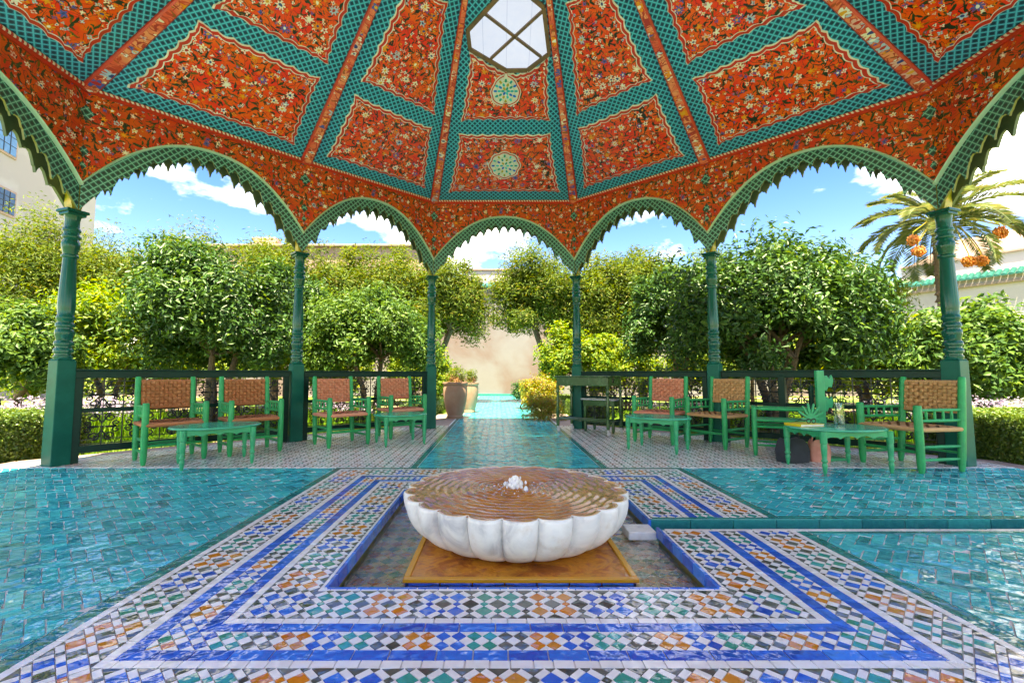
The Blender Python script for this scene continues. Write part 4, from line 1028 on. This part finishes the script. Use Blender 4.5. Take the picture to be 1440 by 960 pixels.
# ---------------------------------------------------------------- planting
def leaf_mesh(P, Nn, U, ln, wd, fold=.25):
    """P centres, Nn leaf normals, U leaf axes: two triangles folded on the midrib"""
    n = len(P); S = np.cross(Nn, U); S /= np.linalg.norm(S, axis=1, keepdims=True)+1e-9
    ln = np.asarray(ln).reshape(-1, 1); wd = np.asarray(wd).reshape(-1, 1)
    base = P-U*ln*.5; tip = P+U*ln*.5-Nn*ln*.12; l = P+S*wd*.5+Nn*wd*fold; r = P-S*wd*.5+Nn*wd*fold
    V = np.stack([base, r, tip, l], 1).reshape(-1, 3)
    i = np.arange(n)*4; Fc = np.stack([i, i+1, i+2, i, i+2, i+3], 1).reshape(-1, 3)
    return V, Fc
def np_obj(name, V, Fc, mat, parent=None, kind=None):
    me = bpy.data.meshes.new(name); nv, nf = len(V), len(Fc)
    me.vertices.add(nv); me.vertices.foreach_set('co', np.ascontiguousarray(V, np.float32).ravel())
    me.loops.add(nf*3); me.loops.foreach_set('vertex_index', np.ascontiguousarray(Fc, np.int32).ravel())
    me.polygons.add(nf); me.polygons.foreach_set('loop_start', np.arange(nf, dtype=np.int32)*3)
    me.update(calc_edges=True); me.materials.append(mat)
    o = bpy.data.objects.new(name, me); COL.objects.link(o); o.parent = parent
    if kind: o['kind'] = kind
    return o
def unit(a): return a/(np.linalg.norm(a, axis=1, keepdims=True)+1e-9)
def crown(center, rad, n, ln, wd, nclump=40, spread=.32, droop=.0, shell=.55, flat=1.0):
    c = np.array(center); rad = np.array(rad)
    d = unit(rng.normal(size=(nclump, 3))); rr = shell+(1-shell)*rng.random((nclump, 1))**.7
    d[:, 2] = np.where(d[:, 2] < -.55, -d[:, 2]*.6, d[:, 2])
    C = d*rr*rad*(1.04-.26*rng.random((nclump, 1)))
    k = rng.integers(0, nclump, n); sz = (.6+.8*rng.random(nclump))*spread
    off = np.clip(rng.normal(size=(n, 3)), -1.9, 1.9)*sz[k][:, None]*rad.mean()*.55
    P = C[k]+off; out = unit(off+d[k]*.25*rad.mean()+np.array([0, 0, .10]))
    Nn = unit(out*.7+rng.normal(size=(n, 3))*.55+np.array([0, 0, .35])); U = unit(rng.normal(size=(n, 3))+np.array([0, 0, -droop])+out*.4)
    U = unit(U-Nn*np.sum(U*Nn, 1, keepdims=True))
    L = ln*(.65+.7*rng.random(n)); Wd = wd*(.7+.6*rng.random(n))
    V, Fc = leaf_mesh(P+c, Nn, U, L, Wd); return V, Fc, C+c
def tree(name, loc, h, rad, label, mat, n=9000, ln=.11, wd=.05, trunk_r=.09, cz=None, nclump=45, spread=.33, group=None, shell=.5, cat='tree', stems=1, bark='bark', zb=None, tx=0):
    if zb is not None: rad = (rad[0], rad[1], (h-zb)/2*1.02); cz = (h+zb)/2
    t = empty(name, (loc[0], loc[1], -.12)); tag(t, label, cat, group)
    cz = cz if cz is not None else h-rad[2]*.95
    V, Fc, C = crown((0, 0, cz), rad, n, ln, wd, nclump, spread, shell=shell)
    np_obj('crown', V, Fc, MAT[mat], t, 'stuff')
    m = MB(); sp = cz-rad[2]*.4
    for s in range(stems):
        a = 6.28*s/stems+random.random(); fx, fy = math.cos(a)*.10*(stems > 1), math.sin(a)*.10*(stems > 1)
        top = Vector((fx*4+random.uniform(-.1, .1), fy*4+random.uniform(-.1, .1), max(.35, sp)))
        m.tube([(fx+tx, fy, 0), (fx*1.6+tx*.8+random.uniform(-.05, .05), fy*1.6, top.z*.5), top], [trunk_r*1.25, trunk_r, trunk_r*.8], 8)
        for b in range(7 if stems == 1 else 4):
            e = Vector(C[random.randrange(len(C))]); mid = top.lerp(e, .5)+Vector((random.uniform(-.12, .12), random.uniform(-.12, .12), .12))
            m.tube([top, mid, e], [trunk_r*.6, trunk_r*.38, trunk_r*.12], 6)
    m.build('trunk', MAT[bark], t, smooth=True)
    return t
def tp(px, D): p = ground(px, D); return (p.x, p.y)
def zat(py, D): return .92+(527-py)/F*D
TB = 'trees behind the railings'
# dark glossy citrus trees close to the railings
tree('orange_tree', tp(297, 8.3), zat(322, 8.3)+.1, (1.5, 1.2, 1.18), 'dark glossy orange tree behind the railing with the brown-backed chairs', 'citrus_leaf', zb=.42, n=32625, ln=.115, wd=.046, trunk_r=.06, nclump=70, spread=.24, stems=3)
tree('orange_tree', tp(1095, 7.9), zat(328, 7.9)+.1, (1.95, 1.2, 1.18), 'wide dark orange tree with forked trunks behind the carved green stand', 'citrus_leaf', zb=.42, n=43500, ln=.115, wd=.046, trunk_r=.07, nclump=90, spread=.22, stems=4)
tree('orange_tree', tp(955, 10.5), zat(365, 10.5), (1.25, 1.1, 1.15), 'dark green orange tree behind the trolley railing', 'citrus_leaf', zb=0.9, n=28275, ln=.12, wd=.05, trunk_r=.06, nclump=60, spread=.25, stems=2)
tree('orange_tree', tp(520, 10.5), zat(395, 10.5), (1.5, 1.1, 1.05), 'rounded mid green orange tree behind the salmon-backed chairs', 'mid_leaf', zb=0.7, n=32625, ln=.11, wd=.045, trunk_r=.06, nclump=70, spread=.25, stems=2)
tree('orange_tree', tp(418, 11.5), zat(385, 11.5), (1.0, .9, 1.1), 'narrow mid green orange tree beside the column between the two railings', 'citrus_leaf', zb=0.8, n=19575, ln=.11, wd=.045, trunk_r=.06, nclump=45, spread=.26)
tree('lemon_tree', tp(150, 10.5), zat(392, 10.5), (1.25, 1.0, 1.0), 'yellow-green lemon tree beside the dark orange tree', 'lemon_leaf', zb=0.6, n=23925, ln=.115, wd=.05, trunk_r=.05, nclump=50, spread=.28, stems=2)
tree('lemon_tree', tp(8, 8.6), zat(425, 8.6), (1.1, .9, .8), 'green lemon tree beyond the tall pedestal and the flower bed', 'mid_leaf', zb=0.6, n=23925, ln=.115, wd=.05, trunk_r=.05, nclump=50, spread=.28, stems=2)
tree('lemon_tree', tp(1225, 9.2), zat(440, 9.2), (1.3, 1.0, .85), 'yellow-green lemon tree under the date palm', 'lemon_leaf', zb=0.5, n=23925, ln=.12, wd=.052, trunk_r=.05, nclump=50, spread=.28, stems=2)
tree('lemon_tree', tp(1395, 8.0), zat(435, 8.0), (1.35, 1.0, .95), 'leafy green citrus bush behind the clipped hedge and outermost column', 'mid_leaf', zb=0.4, n=30450, ln=.13, wd=.06, trunk_r=.05, nclump=60, spread=.27, stems=2)
tree('lemon_tree', tp(815, 12), zat(452, 12), (1.0, .8, .75), 'small bright green bush behind the trolley', 'lemon_leaf', zb=0.4, n=17400, ln=.10, wd=.045, trunk_r=.05, nclump=40, spread=.28)
tree('lemon_tree', tp(335, 12.5), zat(430, 12.5), (1.6, .8, .9), 'bright green citrus seen under the dark orange tree', 'lemon_leaf', zb=0.4, n=19575, ln=.11, wd=.05, trunk_r=.05, nclump=45, spread=.28)
tree('lemon_tree', tp(1060, 12), zat(440, 12), (2.0, .8, .9), 'bright green citrus seen through the forked trunks', 'lemon_leaf', zb=0.4, n=19575, ln=.11, wd=.05, trunk_r=.05, nclump=45, spread=.28)
for px, D, lab in ((215, 11.8, 'low yellow-green bush between the lemon tree and the orange tree'), (470, 12.5, 'low bright bush behind the gap between salmon-backed chairs'), (585, 13, 'low bright bush beside the terracotta pots'),
        (880, 12.8, 'low bright bush between the trolley orange tree and the wall'), (985, 12.6, 'low bright bush behind the straw-backed chair'), (1165, 12.2, 'low bright bush behind the carved stand'), (60, 12.2, 'low bright bush behind the green lemon tree'), (1290, 11.5, 'low bright bush under the date palm clusters')):
    tree('garden_bush', tp(px, D), 2.05, (1.15, .7, .9), lab, 'lemon_leaf', n=7000, ln=.11, wd=.05, trunk_r=.03, nclump=45, spread=.27, cat='bush', stems=3, zb=.05)
# tall olive trees behind
for px, D, py, rx, rz, n, lab in ((25, 14, 288, 1.9, 2.0, 10000, 'tall olive tree with reddish tips against the white building'),
        (140, 15, 312, 1.9, 1.9, 10000, 'tall yellow-green olive tree behind the lemon tree'),
        (255, 15.5, 314, 1.9, 1.8, 10000, 'olive tree filling the first arch behind the dark orange tree'),
        (385, 14.5, 308, 1.6, 1.9, 10000, 'bright olive tree rising beside the brick chimney'),
        (480, 15, 332, 1.5, 1.8, 10000, 'bushy olive tree behind the narrow orange tree'),
        (550, 15.5, 328, 1.5, 1.9, 10000, 'tall olive tree behind the rounded orange tree'),
        (632, 15, 352, 1.35, 1.75, 12000, 'olive tree overhanging the terracotta pots'),
        (755, 15, 338, 1.60, 1.75, 14000, 'olive tree overhanging the yellow shrub by the path'),
        (835, 15, 345, 1.4, 1.8, 10000, 'light olive tree behind the small bright bush'),
        (905, 15, 328, 1.6, 1.9, 10000, 'tall olive tree behind the trolley orange tree'),
        (1010, 15.5, 340, 1.8, 1.9, 9000, 'olive tree behind the forked orange tree'),
        (1150, 14.5, 335, 1.6, 1.9, 9000, 'dense olive tree next to the date palm'),
        (1215, 15, 345, 1.3, 1.7, 8000, 'brownish olive tree in front of the tiled garden building')):
    x, y = tp(px, D); tree('olive_tree', (x, y), zat(py, D), (rx, rx*.85, rz), lab, 'olive_leaf', int(n*2.3), .135, .036, .11, nclump=110, spread=.24, group=TB, shell=.30, zb=(1.45 if 600 < px < 800 else .9), tx=(-.55 if px == 632 else .5 if px == 755 else 0))
# shrubs, pots
tree('yellow_shrub', tp(757, 10.2), 1.06, (.50, .45, .50), 'rounded yellow flowering shrub at the edge of the path', 'yellow_leaf', 6000, .055, .022, .02, nclump=50, spread=.26, cat='shrub', cz=.52)
tree('yellow_shrub', tp(765, 9.4), .75, (.42, .4, .36), 'low orange-tinted yellow shrub in front of the rounded one', 'yellow_leaf', 4000, .05, .02, .02, nclump=40, spread=.26, cat='shrub', cz=.30)
tree('dark_shrub', tp(733, 12.5), .95, (.28, .28, .4), 'small dark green bush behind the yellow shrub', 'citrus_leaf', 2500, .06, .03, .02, nclump=25, spread=.3, cat='shrub', cz=.5)
def pot(px, D, r, h, lab):
    x, y = tp(px, D); p = empty('terracotta_pot', (x, y, -.012)); tag(p, lab, 'pot')
    m = MB(); m.lathe([(r*.60, 0), (r*.64, .02), (r*.66, .06), (r*.62, .075), (r*.72, .16*h/.8), (r*.90, .36*h/.8), (r*.98, .55*h/.8), (r*.97, h-.10), (r*.93, h-.07), (r*1.0, h-.055), (r*1.04, h-.03), (r*1.02, h), (r*.94, h), (r*.9, h-.06), (r*.02, h-.07)], 36); m.build('body', MAT['terracotta'], p, smooth=True)
    m = MB(); m.lathe([(r*.88, h-.058), (r*.02, h-.05)], 24, cap=False); m.build('soil', MAT['soil'], p)
    V, Fc, C = crown((0, 0, h+.12), (r*.8, r*.8, .22), 900, .05, .014, 16, .4); np_obj('plant', V, Fc, MAT['olive_leaf'], p, 'stuff')
    V, Fc, C = crown((0, 0, h+.04), (r*.7, r*.7, .10), 300, .05, .02, 10, .4); np_obj('dry_leaves', V, Fc, MAT['dry_leaf'], p, 'stuff')
pot(640, 9.75, .265, .78, 'large terracotta pot standing first along the path'); pot(660, 11.2, .225, .74, 'smaller terracotta pot standing behind the large one')
# clipped hedges
def hedge(x0, x1, y0, y1, h, lab, n):
    b = empty('hedge', ((x0+x1)/2, (y0+y1)/2, -.12)); tag(b, lab, 'hedge'); sx, sy = x1-x0, y1-y0
    fcs = rng.random(n); P = np.zeros((n, 3)); N = np.zeros((n, 3)); P[:, 0] = rng.uniform(-sx/2, sx/2, n); P[:, 1] = rng.uniform(-sy/2, sy/2, n); P[:, 2] = rng.uniform(0, h, n)
    a = fcs < .4; P[a, 2] = h+rng.normal(0, .018, a.sum()); N[a, 2] = 1
    for lo, hi, ax, sgn in ((.4, .6, 0, -1), (.6, .75, 0, 1), (.75, .92, 1, -1), (.92, 1.01, 1, 1)):
        k = (fcs >= lo) & (fcs < hi); P[k, ax] = sgn*(sx, sy)[ax]/2+rng.normal(0, .02, k.sum()); N[k, ax] = sgn
    N = unit(N+rng.normal(size=(n, 3))*.6); U = unit(rng.normal(size=(n, 3))); U = unit(U-N*np.sum(U*N, 1, keepdims=True))
    V, Fc = leaf_mesh(P, N, U, .04*(.7+.6*rng.random(n)), .022*(.7+.6*rng.random(n))); np_obj('foliage', V, Fc, MAT['hedge_leaf'], b, 'stuff')
    m = MB(); m.box((0, 0, h/2-.02), (sx-.06, sy-.06, h-.06)); m.build('inner_twigs', MAT['hedge_leaf'], b)
hedge(-7.6, -5.42, 1.7, 3.1, .58, 'low clipped hedge beside the tall pedestal and flower bed', 26000)
hedge(5.42, 7.9, 1.9, 3.2, .58, 'low clipped hedge beside the large straw-seated armchair', 26000)
for sx_, lb in ((-1, 'low hedge strip along the path beside the terracotta pots'), (1, 'low hedge strip along the path beyond the trolley')):
    hedge(*((-2.05, -1.62) if sx_ < 0 else (1.62, 2.05)), 6.2, 11.5, .42, lb, 9000)
# flower beds
def flowers(x0, x1, y0, y1, n, lab, h=.55):
    f = empty('flower_bed', ((x0+x1)/2, (y0+y1)/2, -.12)); tag(f, lab, 'flower bed', kind='stuff')
    P = np.stack([rng.uniform(-(x1-x0)/2, (x1-x0)/2, n), rng.uniform(-(y1-y0)/2, (y1-y0)/2, n), h*(.75+.45*rng.random(n))], 1)
    q = 9; PP = np.repeat(P, q, 0)+rng.normal(size=(n*q, 3))*.032; N = unit(rng.normal(size=(n*q, 3))+np.array([0, -.4, .6])); U = unit(rng.normal(size=(n*q, 3))); U = unit(U-N*np.sum(U*N, 1, keepdims=True))
    V, Fc = leaf_mesh(PP, N, U, .04, .026); np_obj('blossoms', V, Fc, MAT['petal'], f, 'stuff')
    k = n*10; B = np.stack([rng.uniform(-(x1-x0)/2, (x1-x0)/2, k), rng.uniform(-(y1-y0)/2, (y1-y0)/2, k), h*.38*np.ones(k)+rng.random(k)*.1], 1); N = unit(rng.normal(size=(k, 3))*[1, 1, .1]); U = unit(rng.normal(size=(k, 3))*.25+np.array([0, 0, 1])); U = unit(U-N*np.sum(U*N, 1, keepdims=True))
    V, Fc = leaf_mesh(B, N, U, .42, .016); np_obj('stems', V, Fc, MAT['grass_blade'], f, 'stuff')
flowers(-8.6, -5.6, 3.3, 5.6, 260, 'pale lilac flower bed behind the clipped hedge by the tall pedestal')
flowers(5.6, 8.6, 3.4, 4.9, 220, 'pale lilac flower bed behind the hedge by the large armchair')
flowers(-5.0, -2.4, 5.4, 6.6, 110, 'pale flowers seen through the railing behind the brown-backed chairs', .42)
flowers(2.6, 4.8, 5.2, 6.4, 100, 'pale flowers seen through the railing behind the trolley', .42)
# lawn
n = 60000; ang_ = rng.uniform(0, 2*PI, n); P = np.stack([rng.uniform(-8, 8, n), rng.uniform(1.5, 11, n), np.full(n, -.075)], 1)
def in_plat(x, y):
    k = offset_plan(.74); ins = np.ones(len(x), bool)
    for a, b in zip(k, k[1:]+k[:1]): ins &= ((b.x-a.x)*(y-a.y)-(b.y-a.y)*(x-a.x)) < 0
    return ins
P = P[~in_plat(P[:, 0], P[:, 1]) & (np.abs(P[:, 0]) > 1.55)]; n = len(P)
N = unit(rng.normal(size=(n, 3))*[1, 1, .15]); U = unit(rng.normal(size=(n, 3))*.35+np.array([0, 0, 1])); U = unit(U-N*np.sum(U*N, 1, keepdims=True))
V, Fc = leaf_mesh(P, N, U, .10*(.6+.8*rng.random(n)), .012)
tag(np_obj('grass', V, Fc, MAT['grass_blade']), 'short bright green lawn around the platform', 'grass', kind='stuff')

# date palm
px_, D_ = 1338, 12.5; x, y = tp(px_, D_); pal = empty('date_palm', (x, y, -.12)); tag(pal, 'tall date palm with hanging orange date clusters', 'palm tree')
hz = zat(305, D_)+.12; m = MB(); m.tube([(0, 0, 0), (.05, 0, hz*.35), (-.03, 0, hz*.7), (0, 0, hz)], [.2, .15, .13, .15], 12)
m.build('trunk', MAT['palm_bark'], pal, smooth=True)
for k in range(60):
    a = k*2.4; z = hz*.25+hz*.74*k/60; m = MB(); c = Vector((math.cos(a)*.135, math.sin(a)*.135, z)); m.box((0, 0, 0), (.12, .05, .14), Matrix.Translation(c) @ Matrix.Rotation(a+PI/2, 4, 'Z') @ Matrix.Rotation(-.35, 4, 'X'), taper=.5); m.build('leaf_stub', MAT['palm_bark'], pal)
for k in range(26):
    a = k*2.399; el = R(70-100*(k/26)**1.1); Lf = random.uniform(1.7, 2.3); pts = []
    p = Vector((math.cos(a)*.1, math.sin(a)*.1, hz)); e = el
    for s in range(13):
        pts.append(p.copy()); p = p+Vector((math.cos(a)*math.cos(e), math.sin(a)*math.cos(e), math.sin(e)))*Lf/12; e -= R(6.5)
    m = MB(); m.tube(pts, [.028*(1-.85*s/12) for s in range(13)], 5)
    fr = m.build('frond_stalk', MAT['palm_leaf'], pal, smooth=True)
    Ps, Us, Ns = [], [], []
    for s in range(72):
        t = .14+.86*s/72; j = min(11, int(t*12)); q = pts[j].lerp(pts[j+1], t*12-j); dd = (pts[j+1]-pts[j]).normalized(); sd_ = dd.cross(Vector((0, 0, 1))).normalized(); up_ = sd_.cross(dd)
        ll = .42*math.sin(PI*min(1, .18+t*.78))
        for sg in (-1, 1):
            u = (sd_*sg*.8+dd*.65+up_*random.uniform(.0, .35)).normalized(); Us.append(u*1.0); Ps.append(q+u*ll*.5); Ns.append((up_+sd_*sg*-.3).normalized())
    Ps, Us, Ns = np.array(Ps), unit(np.array(Us)), unit(np.array(Ns)); Ns = unit(Ns-Us*np.sum(Us*Ns, 1, keepdims=True))
    V, Fc = leaf_mesh(Ps, Ns, Us, np.full(len(Ps), .42)*(.8+.3*rng.random(len(Ps))), .022); np_obj('leaflets', V, Fc, MAT['palm_leaf'], fr, 'stuff')
DATE = MB(); DATE.lathe([(.001, -.022), (.011, -.014), (.014, 0), (.011, .014), (.001, .022)], 6); dm = DATE
for k, (dx, dz) in enumerate(((-1.25, -.72), (-1.22, -1.05), (.0, -1.35), (.78, -.62), (.55, -1.28), (1.0, -.52))):
    m = MB(); e = Vector((dx, -.55-.1*k % .4, hz+dz)); 
    m.tube([(0, 0, hz-.05), (dx*.5, e.y*.6, hz+.05+dz*.25), (e.x, e.y, e.z+.22), (e.x, e.y, e.z)], [.022, .018, .012, .006], 6); stl = m.build('date_stalk', MAT['ochre_paint'], pal, smooth=True)
    m = MB()
    for q in range(230):
        v = Vector((random.gauss(0, 1), random.gauss(0, 1), random.gauss(0, 1))).normalized()*random.random()**.4; c = e+Vector((v.x*.15, v.y*.15, v.z*.14)); s = random.uniform(.8, 1.3)*1.15
        m.lathe([(.002, -.026*s), (.014*s, -.012*s), (.014*s, .012*s), (.002, .026*s)], 5, c, cap=False)
    m.build('date_cluster', MAT['date_fruit'], pal, kind='stuff')

# ---------------------------------------------------------------- walls and buildings
def wall_box(m, x0, x1, y0, y1, z0, z1): m.box(((x0+x1)/2, (y0+y1)/2, (z0+z1)/2), (x1-x0, y1-y0, z1-z0))
WY = 19.6
gw = empty('garden_wall', (0, WY, -.12)); tag(gw, 'weathered pink and grey plaster wall at the end of the path', 'wall')
m = MB(); m.box((0, .2, 2.75), (36, .4, 5.5)); m.build('wall_face', MAT['garden_plaster'], gw)
m = MB(); m.box((0, -.05, 5.02), (36, .16, .09)); m.build('string_course', MAT['pink_plaster'], gw, bevel=.01)
m = MB(); m.box((0, -.03, .06), (3.0, .3, .13)); m.build('base_step', MAT['teal_border_tile'], gw, bevel=.01)
pts = [(.085*math.cos(PI*k/6), .085*math.sin(PI*k/6)) for k in range(7)]
rt = MB(); rt.idx([(x, -.22, z) for x, z in pts]+[(x, .2, z+.24) for x, z in pts], [(k, k+1, 8+k, 7+k) for k in range(6)]+[tuple(range(7))])
ROOFTILE = rt.mesh('roof_tile', MAT['green_roof_tile'], True)
for k in range(80): link('roof_tile', ROOFTILE, gw, (-7.2+k*.182, -.06, 5.36))
up = empty('upper_building', (0, WY+3.2, -.12)); tag(up, 'pale upper storey rising behind the end wall', 'building')
m = MB(); m.box((0, 1, 3.5), (4.2, 2, 7.0)); m.build('wall', MAT['white_plaster'], up)
m = MB(); m.box((0, 1, 7.04), (4.4, 2.2, .09)); m.build('parapet', MAT['pink_plaster'], up, bevel=.01)
# terrace building behind the olive trees on the left
tb = empty('terrace_building', (-10.5, 21, -.12)); tag(tb, 'sand coloured terrace building behind the olive trees with a brick chimney', 'building')
m = MB(); m.box((0, 1.5, 3.9), (13.5, 3, 7.9)); m.build('wall', MAT['pink_plaster'], tb)
m = MB(); m.box((0, -.0, 7.9), (13.7, .5, .12)); m.build('coping', MAT['kerb_stone'], tb, bevel=.02)
p = tp(342, 23.2)
for r_ in range(5):
    for c_ in range(4):
        m = MB(); m.box((p[0]+10.5-.45+c_*.33+(.1 if r_ % 2 else 0), 1.0, 7.9+.07+r_*.145), (.32, .5, .135)); m.build('brick', MAT['brick_stone'], tb, bevel=.012)
# white building at the far left
wb = empty('white_building', (-21.6, 13.5, -.12), R(14)); tag(wb, 'tall white rendered building with small windows beyond the olive trees', 'building')
m = MB(); m.box((-3.2, 4, 6.5), (9, 8, 13)); m.build('wall', MAT['white_plaster'], wb)
for (wy, wz, ww, wh, mt) in ((1.75, 11.1, 1.0, 1.5, 'blue_shutter'), (1.95, 8.3, .9, .95, 'window_glass')):
    m = MB(); m.box((1.31, wy, wz), (.1, ww+.2, wh+.2)); f = m.build('window', MAT['brick_stone'], wb, bevel=.01)
    m = MB(); m.box((1.35, wy, wz), (.06, ww, wh)); m.build('pane', MAT[mt], f)
    for q in (-1/6, 1/6): m = MB(); m.box((1.385, wy+ww*q, wz), (.02, .03, wh)); m.build('window_bar', MAT['iron'], f)
    for q in (-.25, 0, .25): m = MB(); m.box((1.385, wy, wz+wh*q), (.016, ww, .025)); m.build('window_bar', MAT['iron'], f)
# building with green tiled cornice on the right
P0 = Vector(tp(1270, 19.0)); P1 = Vector(tp(1520, 15.0)); dd = (P1-P0); an = math.atan2(dd.y, dd.x); LL = dd.length+5
rb_ = empty('tiled_building', (P0.x, P0.y, -.12), an); tag(rb_, 'low white building with a green tiled cornice behind the date palm', 'building')
m = MB(); m.box((LL/2, 2, 2.35), (LL, 4, 4.7)); m.build('wall', MAT['white_plaster'], rb_)
m = MB(); m.box((LL/2, -.06, 4.42), (LL, .14, .10)); m.build('string_course', MAT['kerb_stone'], rb_, bevel=.01)
for k in range(int(LL/.182)): link('roof_tile', ROOFTILE, rb_, (.1+k*.182, -.10, 4.62))
m = MB(); m.box((LL/2, 2.2, 5.1), (LL, 3.2, 1.0)); m.build('attic_wall', MAT['white_plaster'], rb_)
m = MB(); m.box((LL/2, .56, 5.62), (LL, .12, .08)); m.build('attic_coping', MAT['kerb_stone'], rb_, bevel=.01)
m = MB(); m.idx([(0, .8, 5.6), (LL, .8, 5.6), (LL, 3.8, 5.6), (0, 3.8, 5.6), (1.4, 2.2, 6.75), (LL-1.4, 2.2, 6.75)], [(0, 1, 5, 4), (1, 2, 5), (2, 3, 4, 5), (3, 0, 4)]); m.build('roof', MAT['pink_plaster'], rb_)
